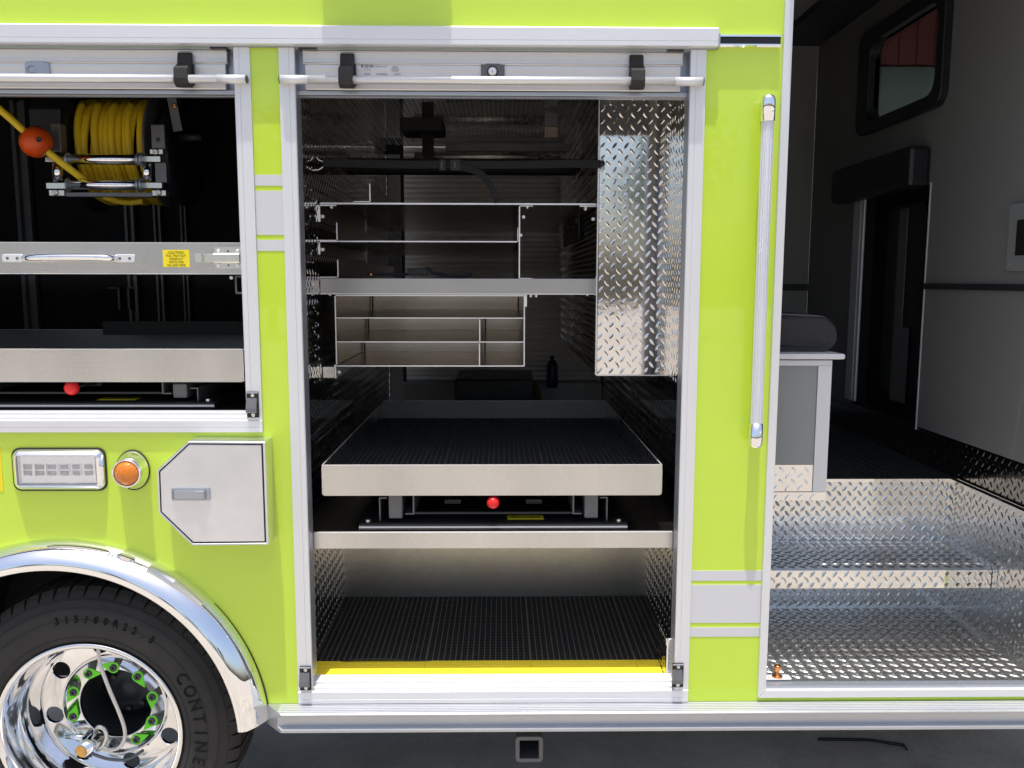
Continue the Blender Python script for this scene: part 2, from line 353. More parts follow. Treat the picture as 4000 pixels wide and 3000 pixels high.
# --- black latch catches
def catch(cx, cz, y, parent=T):
    c = build(MB().box(cx-.0185, cx+.0185, y-.006, y+.002, cz-.041, cz+.041), 'latch_catch', m_black, parent, .001)
    build(MB().px([(y-.006, cz+.022), (y-.018, cz-.010), (y-.020, cz-.022), (y-.014, cz-.026), (y-.006, cz-.024)], cx-.019, cx+.0145), 'catch_wedge', m_gsteel, c, .0015)
    build(MB().box(cx-.0185, cx+.0185, y-.0085, y-.006, cz+.036, cz+.0405), 'catch_lip', m_track, c, .0005)
    for dz in (.030, -.032): screw((cx+.001, y-.006, cz+dz), .0062, .002, m_steel, c)
catch(PX(1194, -.01, 2645), PZ(2645, -.01), -.0085)
catch(PX(2647, -.01, 2640), PZ(2640, -.01), -.0085)
catch(PX(988, -.01, 1580), PZ(1580, -.01), -.0085)

# --- running board: flat tread, front channel, turned bottom lip, mitred end
m_board = mat('board_aluminium', (.50, .52, .55), .38, metal=.75, noise=(3, .05), brush=(6, .00006, (1, 40, 1)))
prof = [(.0, -1.3955), (-.062, -1.3955), (-.070, -1.399), (-.070, -1.403), (-.056, -1.412), (-.050, -1.448), (-.068, -1.4525), (-.068, -1.461), (-.060, -1.464), (.0, -1.464)]
mb = MB(); n = len(prof)
x0e, x1e = -.776, 4.2
vs = [(x0e+max(0, -y)*.95, y, z) for y, z in prof]+[(x1e, y, z) for y, z in prof]
mb.add(vs, [(i, (i+1) % n, n+(i+1) % n, n+i) for i in range(n)]+[tuple(range(n-1, -1, -1)), tuple(range(n, 2*n))])
build(mb, 'running_board', m_board, T)
for k in range(5):
    yy = -.010-.011*k
    build(MB().box(x0e+.05, x1e, yy-.0012, yy+.0012, -1.3956, -1.3944), 'tread_rib', m_alu, T)

# --- entry frame (mitred at the lower left corner) and the moulding returns
ew = .026
P = [(EX, 1.25), (EX, -1.379), (2.6, -1.379), (2.6, -1.379+ew), (EX+ew, -1.379+ew), (EX+ew, 1.25)]
mb = MB()
mb.py([P[0], P[1], P[4], P[5]], -.011, .03); build(mb, 'entry_frame', m_alu, T, .0015)
mb = MB(); mb.py([(EX+.0006, -1.379), P[2], P[3], (EX+ew+.0006, -1.379+ew)], -.011, .03); build(mb, 'entry_frame', m_alu, T, .0015)
sbox('entry_header', m_green, T, EX+ew, 2.6, 0, .04, 1.12, 1.25)
sbox('entry_shade_overhang', m_alu, T, EX, 2.4, -OVERHANG, -.0005, 1.14, 1.24, bevel=.02)  # unseen overhang, added so the sun stops short on the lower step
sbox('side_panel', m_green, T, 1.83, 4.2, 0, TH, -1.352, 1.12)

# --- grab rail
yr = -.055
gx, gz1, gz0 = PX(2977, yr, 1050), PZ(362, yr), PZ(1752, yr)
gr = build(MB(), 'grab_rail', m_rail, T)
mb = MB(); seg = 24; prf = []
for k in range(seg*2):
    a = math.pi*k/seg; r = .0185 if k % 4 in (0, 1) else .0168; prf.append((gx+r*math.cos(a), yr+r*math.sin(a)))
mb.pz(prf, gz0+.06, gz1-.06); me = build(mb, 'rail_tube', m_rail, gr)
for zc, s_ in ((gz1, -1), (gz0, 1)):
    cap = MB().lathe([(1e-4, 0), (.010, s_*.0012), (.017, s_*.006), (.0205, s_*.014), (.0215, s_*.024), (.0215, s_*.080), (.018, s_*.081)], (gx, yr, zc), 'Z', 32)
    cap.box(gx-.004, gx+.0165, yr+.004, -.002, zc+s_*.018, zc+s_*.078)
    c_ = build(cap, 'rail_end', m_chrome, gr)
    screw((gx+.008, yr-.0195, zc+s_*.052), .0045, .002, m_steel, c_)
    build(MB().py(rrect(gx-.0055, gx+.0195, min(zc+s_*.010, zc+s_*.082), max(zc+s_*.010, zc+s_*.082), .012), -.004, 0), 'mount_gasket', m_black, c_)

# --- fuel door box
yf = -.082
FO = [at(x/1.8433, 1600+y/1.8433, yf) for x, y in ((1352, 228), (1905, 232), (1938, 975), (1385, 980), (1140, 745), (1128, 438))]
FO = [(p[0], p[2]) for p in FO]; xr = (FO[1][0]+FO[2][0])/2; FO[1] = (xr, FO[1][1]); FO[2] = (xr, FO[2][1]); fc = (sum(p[0] for p in FO)/6, sum(p[1] for p in FO)/6)
fd = build(MB().ring(FO, offs(FO, fc, .958), yf, 0), 'fuel_housing', mat('polished_housing', (.74, .75, .77), .22, metal=.9), T, .004, 3)
build(MB().py(offs(FO, fc, .957), yf+.012, yf+.018), 'door_gap', m_black, fd)
build(MB().py(offs(FO, fc, .932), yf+.002, yf+.010), 'fuel_door', mat('brushed_fuel_door', (.74, .74, .76), .36, metal=.75, noise=(7, .17), brush=(5, .0001, (1, 1, 50))), fd, .001)
lx0, lx1, lz1, lz0 = at(670, 1905, yf)[0], at(819, 1905, yf)[0], at(700, 1906, yf)[2], at(700, 1954, yf)[2]
lt = build(MB().ring(rrect(lx0, lx1, lz0, lz1, .002), rrect(lx0+.006, lx1-.010, lz0+.006, lz1-.006, .003), yf-.004, yf+.003), 'paddle_latch', m_track, fd)
build(MB().py(rrect(lx0+.0065, lx1-.011, lz0+.0065, lz1-.0065, .006), yf-.010, yf-.001), 'paddle', m_track, lt, .001)
build(MB().py(rrect(lx1-.044, lx1-.014, lz0+.0075, lz1-.0075, .009), yf-.0155, yf-.0102), 'paddle_grip', m_track, lt, .001)
build(MB().box(lx0+.0068, lx0+.009, yf-.0106, yf-.0101, lz0+.0068, lz1-.0068), 'paddle_gap', m_ink, lt)

# --- warning light in its chrome bezel
bx0, bx1, bz0, bz1 = PX(56, 0, 1830), PX(414, 0, 1830), PZ(1912, 0, 240), PZ(1752, 0, 240)
bc = ((bx0+bx1)/2, (bz0+bz1)/2)
wl = build(MB().ring(rrect(bx0-.003, bx1+.003, bz0-.003, bz1+.003, .026), rrect(bx0+.01, bx1-.01, bz0+.01, bz1-.01, .016), -.006, 0), 'warning_light', m_rub, T)
steps = [(0, 0, 0), (-.007, .0005, 0), (-.013, .004, 0), (-.024, .0155, 0), (-.0255, .018, 0), (-.020, .0205, 0)]
mb = MB(); R_ = [rrect(bx0+i, bx1-i, bz0+i, bz1-i, max(.006, .026-i)) for _, i, _ in steps]; n = len(R_[0])
vs = [(x, s_[0], z) for s_, L in zip(steps, R_) for x, z in L]
mb.add(vs, [(k*n+i, k*n+(i+1) % n, (k+1)*n+(i+1) % n, (k+1)*n+i) for k in range(len(steps)-1) for i in range(n)], True)
build(mb, 'light_bezel', m_chrome, wl)
lx0, lx1, lz0, lz1 = bx0+.019, bx1-.019, bz0+.019, bz1-.019
build(MB().py(rrect(lx0, lx1, lz0, lz1, .008), -.010, -.006), 'reflector', m_led, wl)
for k in range(6):
    for j in range(2):
        build(MB().box(lx0+.018+k*.036, lx0+.020+k*.036, -.016, -.0102, lz0+.028, lz1-.028), 'reflector_rib', m_led, wl) if j == 0 else None
        cx = lx0+.03+k*(lx1-lx0-.06)/5; cz = (lz0+lz1)/2+(-.010 if j else .010)
        build(MB().box(cx-.0125, cx+.0125, -.0125, -.0101, cz-.0075, cz+.0075), 'diode', m_diode, wl, .002)
build(MB().py(rrect(lx0, lx1, lz0, lz1, .008), -.028, -.0215), 'lens', m_clear, wl, .003, 3)

# --- amber marker light: chrome shroud leaning to the camera side and a round lens
mc = at(522, 1835, 0); r0 = at(500, 1842, -.055)
def oval(prof_, m_, nm, par):                                      # base is an upright oval, front is round
    q_ = MB().lathe(prof_, (0, 0, 0), 'Y', 40)
    q_.v = [(mc[0]+x*(1-.20*max(0, min(1, 1+y/.05))), y, mc[2]+z) for x, y, z in q_.v]; return build(q_, nm, m_, par)
mk = oval([(.0655, 0), (.0655, -.005), (.062, -.007), (.056, -.007)], m_rub, 'marker_light', T)
oval([(.062, -.005), (.0615, -.009), (.058, -.013), (.050, -.034), (.0445, -.054), (.042, -.056), (.0395, -.055), (.0395, -.046)], m_chrome, 'chrome_shroud', mk)
build(MB().lathe([(1e-4, -.071), (.012, -.070), (.024, -.066), (.033, -.060), (.0385, -.052), (.0385, -.044)], (mc[0], 0, mc[2]), 'Y', 32), 'lens', m_amber, mk)
build(MB().lathe([(1e-4, -.044), (.038, -.044)], (mc[0], 0, mc[2]), 'Y', 24), 'lens_back', mat('amber_reflector', (.75, .16, .01), .25, metal=.3, noise=(120, .6), bump=(120, .003)), mk)
for s_ in (1, -1): screw((mc[0], -.0515, mc[2]+s_*.0465), .0022, .0015, m_steel, mk)

# --- chrome fender ring round the wheel arch
fp = [(.655, .0), (.655, -.010), (.648, -.030), (.628, -.062), (.606, -.084), (.592, -.088), (.577, -.086), (.573, -.080), (.575, -.060), (.583, -.040), (.600, .002)]
aa = math.asin((-1.475-CZ)/.655)
fe = build(MB().lathe([(r, y) for r, y in fp], (CX+.004, 0, CZ+.02), 'Y', 96, a0=.062, a1=math.pi), 'fender', m_chrome, T)
build(MB().lathe([(.659, -.001), (.659, -.006), (.651, -.008), (.651, -.001)], (CX+.004, 0, CZ+.014), 'Y', 96, close=True, a0=.10, a1=math.pi-.1), 'fender_gasket', m_rub, fe)
# --- wheel well
mb = MB().lathe([(.66, .021), (.66, .75)], (CX, 0, CZ), 'Y', 40, a0=.05, a1=math.pi-.05)
build(mb, 'wheel_well', m_dark, T); sbox('wheel_well_back', m_dark, T, CX-.7, CX+.7, .75, .77, GZ+.35, -.7)

# --- wheel
WX, WZ = -1.363, -1.492
W = build(MB().box(WX-.02, WX+.02, .45, .6, WZ-.02, WZ+.02), 'wheel', m_dgrey, T)
tp = [(.305, .012), (.318, -.004), (.345, -.012), (.375, -.016), (.41, -.013), (.440, -.004), (.446, .004), (.450, .005), (.456, .012), (.464, .026), (.472, .040), (.476, .055), (.476, .26), (.46, .275), (.40, .29), (.31, .27)]
ty = MB().lathe(tp, (WX, 0, WZ), 'Y', 96)
for k in range(58):
    a = 2*math.pi*k/58
    ca, sa = math.cos(a), math.sin(a)
    def q(r, t, y): return (WX+r*ca-t*sa, y, WZ+r*sa+t*ca)
    h = .0212
    P8 = [q(.455, -h, .013), q(.455, h, .013), q(.474, -h, .030), q(.474, h, .030), q(.487, -h, .046), q(.487, h, .046), q(.489, -h, .24), q(.489, h, .24), q(.452, -h, .06), q(.452, h, .06)]
    ty.add(P8, [(0, 1, 3, 2), (2, 3, 5, 4), (4, 5, 7, 6), (0, 2, 8), (2, 4, 6, 8), (1, 9, 3), (3, 9, 7, 5)])
for r_, y_ in ((.333, -.0085), (.395, -.0148), (.432, -.0075)):
    ty.lathe([(r_-.0018, y_+.002), (r_-.001, y_-.0022), (r_+.001, y_-.0022), (r_+.0018, y_+.002)], (WX, 0, WZ), 'Y', 96)
build(ty, 'tyre', m_rub, W)
def tyre_text(s, r, a_start, step, size, flip=False):
    mb = MB()
    for i, ch in enumerate(s):
        if ch == ' ': continue
        me = text_mesh(ch, size, .0022); a = a_start-step*i
        ra = Vector((math.cos(a), 0, math.sin(a))); ta = Vector((math.sin(a), 0, -math.cos(a)))
        c_ = Vector((WX, -.0165, WZ))+ra*r
        mb.add([c_+ta*v.co.x*1.0+ra*v.co.y*1.15+Vector((0, -v.co.z, 0)) for v in me.vertices], [tuple(p.vertices) for p in me.polygons])
        bpy.data.meshes.remove(me); build(mb, 'sidewall_letter', m_tyl, W); mb = MB()
    pass
m_tyl = mat('raised_rubber', (.013, .012, .012), .75, spec=.15)
tyre_text('CONTINENTAL', .372, math.radians(31), math.radians(7.6), .052)
tyre_text('315/80R22.5', .396, math.radians(101), math.radians(4.6), .030)
# rim: flange, barrel, disc with hand holes, raised ring, mounting face
dy = .190
rim = MB().lathe([(.300, .014), (.310, .002), (.311, -.004), (.308, -.009), (.300, -.010), (.293, -.004), (.289, .010), (.282, .030), (.279, .055), (.272, .075), (.263, .090), (.262, .130), (.261, dy-.016), (.259, dy-.004), (.256, dy)], (WX, 0, WZ), 'Y', 96)
build(rim, 'rim', m_polish, W)
# disc outer band with ten holes
disc = MB(); nseg = 8; sub = 12; ri, ro, rh, rc = .187, .256, .0305, .2215
for k in range(nseg):
    ac = math.radians(11)+2*math.pi*k/nseg; per = []; hol = []
    A0, A1 = ac-math.pi/nseg, ac+math.pi/nseg
    for i in range(sub): per.append((ro, A0+(A1-A0)*i/sub))
    per.append((ro, A1)); per += [(ri+(ro-ri)*(1-j/3), A1) for j in (1, 2)]
    for i in range(sub+1): per.append((ri, A1+(A0-A1)*i/sub))
    per += [(ri+(ro-ri)*j/3, A0) for j in (1, 2)]
    n = len(per); cc = (rc*math.cos(ac), rc*math.sin(ac))
    vs = []
    for r_, a_ in per: vs.append((WX+r_*math.cos(a_), dy, WZ+r_*math.sin(a_)))
    angs = [math.atan2(r_*math.sin(a_)-cc[1], r_*math.cos(a_)-cc[0]) for r_, a_ in per]
    for yy, rr in ((dy, rh+.002), (dy+.002, rh), (dy+.014, rh)):
        for t in angs: vs.append((WX+cc[0]+rr*math.cos(t), yy, WZ+cc[1]+rr*math.sin(t)))
    disc.add(vs, [(L*n+i, L*n+(i+1) % n, (L+1)*n+(i+1) % n, (L+1)*n+i) for L in range(3) for i in range(n)])
disc.lathe([(.187, dy), (.186, dy-.003), (.183, dy-.012), (.180, dy-.015), (.177, dy-.013), (.175, dy-.004), (.172, dy), (.128, dy), (.1255, dy+.002), (.1255, dy+.02)], (WX, 0, WZ), 'Y', 80)
build(disc, 'rim_disc', m_polish, W)
# hub inside the bore
hb = MB().lathe([(.1245, dy+.19), (.1245, dy+.012)], (WX, 0, WZ), 'Y', 48)
hb.lathe([(1e-4, dy+.10), (.03, dy+.10), (.034, dy+.105), (.06, dy+.11), (.085, dy+.112), (.095, dy+.13), (.118, dy+.15)], (WX, 0, WZ), 'Y', 40)
for k in range(8):
    a = 2*math.pi*k/8; hb.cyl((WX+.07*math.cos(a), dy+.097, WZ+.07*math.sin(a)), .009, .016, 'Y', 6)
build(hb, 'hub', m_dgrey, W)
for k in range(10):
    a = math.radians(14+36*k); r_ = .1445
    cx, cz = WX+r_*math.cos(a), WZ+r_*math.sin(a)
    nb = MB().cyl((cx, dy-.020, cz), .0145, .020, 'Y', 6); nb.lathe([(.0085, dy-.034), (.0085, dy-.02)], (cx, 0, cz), 'Y', 12); nb.lathe([(.005, dy-.026), (.0085, dy-.034)], (cx, 0, cz), 'Y', 12)
    nut = build(nb, 'lug_nut', m_gsteel, W)
    ta = a+math.pi/2+(2.6 if k % 2 else -.2) if k not in (0, 1, 9) else a-math.pi/2-.35       # pointers turned every way
    P = [(cx+.0195*math.cos(t), cz+.0195*math.sin(t)) for t in [ta+math.radians(60)+math.radians(240)*i/12 for i in range(13)]]
    P.append((cx+.046*math.cos(ta), cz+.046*math.sin(ta)))
    inner = [(cx+.0148*math.cos(math.atan2(z-cz, x-cx)), cz+.0148*math.sin(math.atan2(z-cz, x-cx))) for x, z in P]
    if k not in (6, 7): build(MB().ring(P, inner, dy-.024, dy-.018), 'nut_indicator', m_lime, W)
# pressure equaliser and its braided hoses
def wp(x, y, Y): return at(x, y, Y)
def smooth_path(P, n=8):
    P = [Vector(p) for p in P]; out = []
    for i in range(len(P)-1):
        p0 = P[max(i-1, 0)]; p1 = P[i]; p2 = P[i+1]; p3 = P[min(i+2, len(P)-1)]
        for k in range(n):
            t = k/n; out.append(.5*((2*p1)+(p2-p0)*t+(2*p0-5*p1+4*p2-p3)*t*t+(3*p1-p0-3*p2+p3)*t**3))
    out.append(P[-1]); return out
m_braid = mat('braided_hose', (.72, .70, .67), .4, metal=.6, bump=(900, .0008))
build(MB().tube(smooth_path([wp(383, 2515, .09), wp(386, 2560, .07), wp(396, 2610, .06), wp(430, 2700, .05), wp(462, 2775, .05), wp(485, 2840, .06), wp(487, 2885, .07), wp(465, 2920, .09), wp(430, 2928, .11), wp(400, 2915, .12)]), .0062, 10), 'braided_hose', m_braid, W)
build(MB().tube(smooth_path([wp(560, 2930, .17), wp(500, 2965, .13), wp(430, 2966, .11), wp(370, 2948, .10), wp(350, 2935, .10)]), .0055, 10), 'braided_hose', m_gsteel, W)
eq = build(MB().tube([wp(318, 2935, .055), wp(372, 2890, .115)], [.024, .026], 24), 'pressure_equaliser', m_chrome, W)
c0, c1 = Vector(wp(318, 2935, .055)), Vector(wp(372, 2890, .115)); dr = (c0-c1).normalized()
build(MB().tube([c0+dr*.0005, c0+dr*.003], .0215, 24), 'equaliser_cap', m_brass, W)
br = MB().tube(smooth_path([wp(372, 2865, .13), wp(385, 2840, .12), wp(408, 2850, .12), wp(415, 2880, .12), wp(400, 2915, .12), wp(378, 2932, .12)]), .008, 8)
br.box(*sorted((wp(365, 2900, .12)[0], wp(412, 2900, .12)[0])), .120, .14, *sorted((wp(380, 2925, .12)[2], wp(380, 2875, .12)[2])))
build(br, 'equaliser_bracket', m_steel, W)
build(MB().tube([wp(262, 2875, .12), wp(330, 2880, .10)], .010, 16), 'valve_elbow', m_chrome, W)

# --- receiver tube under the board
hx0, hx1, hz0, hz1 = .053, .150, -1.682, -1.586
build(MB().ring(rrect(hx0, hx1, hz0, hz1, .014), rrect(hx0+.0145, hx1-.0145, hz0+.0145, hz1-.0145, .005), .12, .75), 'receiver_tube', m_gsteel, T, .002)
sbox('receiver_plug', m_dark, T, hx0+.016, hx1-.016, .34, .36, hz0+.016, hz1-.016)
sbox('under_floor', mat('underbody_grey', (.30, .30, .30), .8), T, -.72, 2.6, .03, 2.42, -1.47, -1.4)
sbox('chassis_rail', m_dark, T, -2.4, 2.6, .92, 1.0, -1.72, -1.48)
sbox('chassis_rail', m_dark, T, -2.4, 2.6, 1.5, 1.58, -1.72, -1.48)

# ================================================================== MIDDLE COMPARTMENT SHELL (parts of the truck)
WL, WR, YB = -.660, .617, 2.36
FZ = -1.345
plate('compartment_wall', (WL, .063, FZ), (0, 1, 0), (0, 0, 1), YB-.063, .80-FZ, m_diam, T)
plate('compartment_wall', (WR, YB, FZ), (0, -1, 0), (0, 0, 1), YB-.063, .80-FZ, m_diam, T)
plate('compartment_ceiling', (WL, YB, .77), (1, 0, 0), (0, -1, 0), WR-WL, YB-.12, m_diam, T)
sbox('compartment_floor', m_dull, T, WL, WR, .055, .80, FZ-.02, FZ)
sbox('lower_back_wall', mat('satin_back_sheet', (.70, .69, .67), .32, metal=1, noise=(30, .12), bump=(200, .0004)), T, WL, WR, .79, .80, FZ, -.90)
sbox('front_return', m_track, T, WL-.01, JX1-.031, .05, .0625, FZ, .69)
sbox('front_return', m_track, T, RX0+.031, WR+.01, .05, .0625, FZ, .69)
# far shutter seen from behind: ribbed slats between its posts
P = []; z = -.62; pts = []
while z < .78:
    pts += [(2.503, z), (2.497, z+.003), (2.492, z+.009), (2.490, z+.015), (2.492, z+.021), (2.497, z+.027)]; z += .030
mb = MB(); n = len(pts)
mb.add([(x, y, z) for x in (-.575, WR) for y, z in pts], [(i, i+1, n+i+1, n+i) for i in range(n-1)])
build(mb, 'far_shutter', mat('far_shutter_slats', (.90, .88, .85), .42, metal=.5), T)
sbox('far_wall', m_dark, T, -.9, .9, 2.52, 2.56, -1.4, .9)
sbox('far_post', mat('far_post_grey', (.72, .72, .74), .55), T, -.655, -.585, YB, YB+.03, -.75, .72)
sbox('far_sill', m_dull, T, WL, WR, 2.42, 2.5, -.86, -.62)
sbox('ceiling_beam', m_dark, T, WL, .34, 1.15, 1.25, .47, .53)
sbox('ceiling_beam', m_gsteel, T, PX(1740, 1.6, 560), .34, 1.6, 1.64, PZ(590, 1.6), PZ(560, 1.6))
sbox('conduit_post', m_dark, T, PX(1648, 1.1, 500), PX(1692, 1.1, 500), 1.1, 1.14, PZ(640, 1.1), .76)
sbox('junction_box', m_dark, T, PX(1560, 1.0, 480), PX(1730, 1.0, 480), 1.0, 1.2, PZ(512, 1.0), PZ(458, 1.0), bevel=.01)
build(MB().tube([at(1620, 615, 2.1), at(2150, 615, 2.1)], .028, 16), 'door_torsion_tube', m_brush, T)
o = sbox('equipment_plate', m_gsteel, T, PX(2128, 1.3, 490), PX(2178, 1.3, 490), 1.3, 1.31, PZ(492, 1.3), PZ(440, 1.3))
o = sbox('equipment_plate', mat('tan_label', (.42, .33, .27), .5), T, PX(2128, 1.3, 490), PX(2178, 1.3, 490), 1.3, 1.31, PZ(536, 1.3), PZ(495, 1.3))
for x_ in (2138, 2167): screw(at(x_, 514, 1.3), .003, .002, m_black, o)
# enclosure box on the right, tread plate face with a folded edge
BX, BY, BZ = .347, .38, -.338
plate('enclosure_face', (BX, BY, BZ), (1, 0, 0), (0, 0, 1), WR-BX, .77-BZ, m_diam, T, ht=.0013)
plate('enclosure_side', (BX, YB, BZ), (0, -1, 0), (0, 0, 1), YB-BY, .77-BZ, m_diam, T)
sbox('enclosure_bottom', m_diam, T, BX, WR, BY+.004, YB, BZ-.003, BZ)
sbox('enclosure_edge', m_edge, T, BX-.0035, BX-.0002, BY-.004, BY+.012, BZ-.003, .77)
sbox('enclosure_edge', m_edge, T, BX, WR, BY-.004, BY+.01, BZ-.0062, BZ-.0032)
# small guard box beside the sill
o = plate('switch_guard', (.560, .20, FZ), (0, -1, 0), (0, 0, 1), .14, .135, m_diam, T, ht=.0015)
o.data.transform(Matrix.Identity(4))
plate('switch_guard_face', (.560, .058, FZ), (1, 0, 0), (0, 0, 1), .057, .145, m_diam, T)
build(MB().tube(smooth_path([(.566, .056, FZ+.01), (.5665, .056, FZ+.12), (.574, .056, FZ+.142), (.60, .056, FZ+.146)]), .003, 8), 'guard_edge', m_edge, T)
# deck of the slide-out tray: sheet with a folded front lip
DZ = -.832
sbox('tray_deck', m_sheet, T, WL, WR, .063, YB, DZ-.004, DZ)
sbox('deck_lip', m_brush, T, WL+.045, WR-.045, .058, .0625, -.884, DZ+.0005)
sbox('deck_lip', m_dull, T, WL, WL+.0445, .060, .0645, -.884, DZ)
sbox('deck_lip', m_dull, T, WR-.0445, WR, .060, .0645, -.884, DZ)
sbox('deck_edge', m_edge, T, WL+.045, WR-.045, .056, .066, DZ+.0008, DZ+.0035, bevel=.001)

# ================================================================== SLIDE-OUT TRAYS
def tray(x0, x1, z0, z1, yf_, yb_, label, matname=None):
    t = thing('slide_out_tray', label, 'tray', group='slide-out equipment trays')
    w_ = .004
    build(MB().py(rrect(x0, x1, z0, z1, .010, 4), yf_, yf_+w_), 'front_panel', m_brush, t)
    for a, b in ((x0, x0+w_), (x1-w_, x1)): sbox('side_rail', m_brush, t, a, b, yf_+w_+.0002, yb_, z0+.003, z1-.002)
    sbox('back_rail', m_dull, t, x0+w_, x1-w_, yb_-w_, yb_, z0, z1-.001)
    sbox('tray_floor', m_dull, t, x0+w_, x1-w_, yf_+w_, yb_-w_, z0, z0+.004)
    sbox('top_edge', m_edge, t, x0+.004, x1-.004, yf_-.0005, yf_+.0045, z1-.0012, z1+.0008)
    for a, b in ((x0, x0+w_), (x1-w_, x1)): sbox('rim_edge', m_edge, t, a, b, yf_+w_+.001, yb_, z1-.0018, z1-.0002)
    sbox('rim_edge', m_edge, t, x0+w_, x1-w_, yb_-w_, yb_-.0002, z1-.0008, z1+.0008)
    return t
t1 = tray(-.587, .535, -.707, -.604, .066, 1.55, 'wide brushed tray with dark mat in the middle compartment')
def slide_base(t, cx, yf_, zt, zb, xl, xr_, lab, ball):
    """carriage under a tray: base beam, two C rails, two square runners, cross bar, red release knob, label, bolts"""
    P = lambda x, y, Y=yf_: at(x, y, Y)
    build(MB().px([(yf_-.004, zb+.006), (yf_-.004, zb+.020), (yf_+.004, zb+.024), (yf_+1.2, zb+.024), (yf_+1.2, zb), (yf_, zb)], xl, xr_), 'base_frame', m_black, t)
    sbox('base_trim', m_track, t, xl, xr_, yf_-.0065, yf_-.0042, zb+.010, zb+.0155)
    h = zt-zb-.024
    for s_, xe in ((1, xl), (-1, xr_)):
        a = xe+s_*.063
        sbox('outer_rail', m_gsteel, t, a, a+s_*.004, yf_+.03, yf_+1.2, zb+.024, zt-.018)
        sbox('outer_rail_flange', m_gsteel, t, a+s_*.004, a+s_*.026, yf_+.03, yf_+1.2, zt-.022, zt-.018)
        b = xe+s_*.096
        sbox('runner', m_gsteel, t, b, b+s_*.046, yf_+.02, yf_+1.1, zb+.034, zt-.003, bevel=.004)
        c_ = xe+s_*.176
        sbox('inner_rail', m_gsteel, t, c_, c_+s_*.005, yf_+.03, yf_+1.2, zb+.046, zt)
        sbox('inner_rail_flange', m_gsteel, t, c_-s_*.026, c_, yf_+.03, yf_+1.2, zb+.046, zb+.050)
        bo = MB().cyl((xe+s_*.027, yf_+.02, zb+.024), .009, .008, 'Z', 6); build(bo, 'bolt', m_steel, t)
        sbox('stop_tab', m_dgrey, t, cx+s_*-.14-.028, cx+s_*-.14+.028, yf_+.10, yf_+.11, zb+.064, zb+.078)
    sbox('cross_bar', m_dgrey, t, xl+.18, xr_-.18, yf_+.035, yf_+.05, zb+.046, zb+.052)
    build(MB().sphere((ball[0], yf_-.004, ball[1]), .0215 if len(ball) < 3 else ball[2]), 'release_knob', m_red, t)
    build(MB().tube([(ball[0], yf_, ball[1]), (ball[0]+.05, yf_+.2, ball[1]+.006)], .005, 8), 'release_rod', m_black, t)
    l = build(MB().box(lab-.062, lab+.062, yf_+.045, yf_+.09, zb+.0243, zb+.0255), 'warning_label', m_lab, t)
    sbox('label_print', m_ink, t, lab-.05, lab+.05, yf_+.062, yf_+.073, zb+.0257, zb+.0260)
slide_base(t1, -.024, .085, -.708, DZ+.001, PX(1403, .085, 2050), PX(2450, .085, 2050), PX(2053, .13, 2020), (PX(1926, .085, 1961), PZ(1961, .085)))
# left compartment trays
t2 = tray(-2.3, -.822, -.327, -.221, .045, 1.1, 'wide empty brushed tray at the bottom of the left compartment')
slide_base(t2, PX(470, .06, 1540), .075, -.335, -.420, PX(-330, .075, 1600), PX(840, .075, 1600), PX(455, .12, 1586), (PX(283, .075, 1515), PZ(1515, .075), .0235))
t3 = thing('pull_out_tray', 'upper brushed tray with curved pull handle and yellow caution label', 'tray', group='slide-out equipment trays')
yd = .038
build(MB().box(-2.3, PX(941, yd, 1000), yd, yd+.004, PZ(1070, yd, 900), PZ(949, yd, 900)), 'front_panel', m_brush, t3, .001)
tz0, tz1, tx1 = PZ(1070, yd, 900), PZ(949, yd, 900), PX(941, yd, 1000)
sbox('tray_floor', m_dull, t3, -2.3, tx1-.004, yd+.0042, 1.0, tz0, tz0+.004)
sbox('side_rail', m_dull, t3, tx1-.004, tx1, yd+.0042, 1.0, tz0, tz1-.001)
sbox('top_edge', m_edge, t3, -2.3, tx1, yd-.0006, yd+.0046, tz1-.0005, tz1+.0012)
sbox('bottom_edge', m_edge, t3, -2.3, tx1, yd-.0006, yd+.0046, tz0-.0012, tz0+.0008)
# handle
hz = PZ(1009, yd, 300)
hp = [at(95, 1009, yd-.006), at(125, 1007, yd-.028), at(170, 1005, yd-.036), at(270, 1004, yd-.038), at(370, 1005, yd-.036), at(420, 1007, yd-.028), at(450, 1010, yd-.006)]
hd = build(MB().tube(smooth_path(hp), .0105, 14), 'pull_handle', m_chrome, t3)
for x0_, x1_ in ((12, 92), (450, 530)):
    f = build(MB().py(rrect(PX(x0_, yd, 1010), PX(x1_, yd, 1010), hz-.0125, hz+.0125, .008), yd-.007, yd), 'handle_foot', m_alu, hd, .002)
    for xx in (x0_+22, x1_-20): screw((PX(xx, yd, 1010), yd-.007, hz), .0045, .0012, m_orange if False else m_gsteel, hd)
# caution label
a_, b_, zl0, zl1 = PX(637, yd, 1010), PX(741, yd, 1010), PZ(1043, yd, 690), PZ(976, yd, 690)
cl = sbox('caution_label', m_lab, t3, a_, b_, yd-.0012, yd-.0001, zl0, zl1)
m_bink = mat('brown_ink', (.16, .10, .01), .5)
lw = (b_-a_)
for i, (s_, ww, sz) in enumerate((('-CAUTION-', .64, .0115), ('PULL TRAY OUT', .74, .0090), ('CAREFULLY', .52, .0090), ('WATCH FOR', .56, .0090), ('FALLING ITEMS', .68, .0090))):
    text(s_, (a_+b_)/2, yd-.0014, zl1-(zl1-zl0)*(.16+.185*i), sz, m_bink, cl, 'lettering', w=lw*ww)
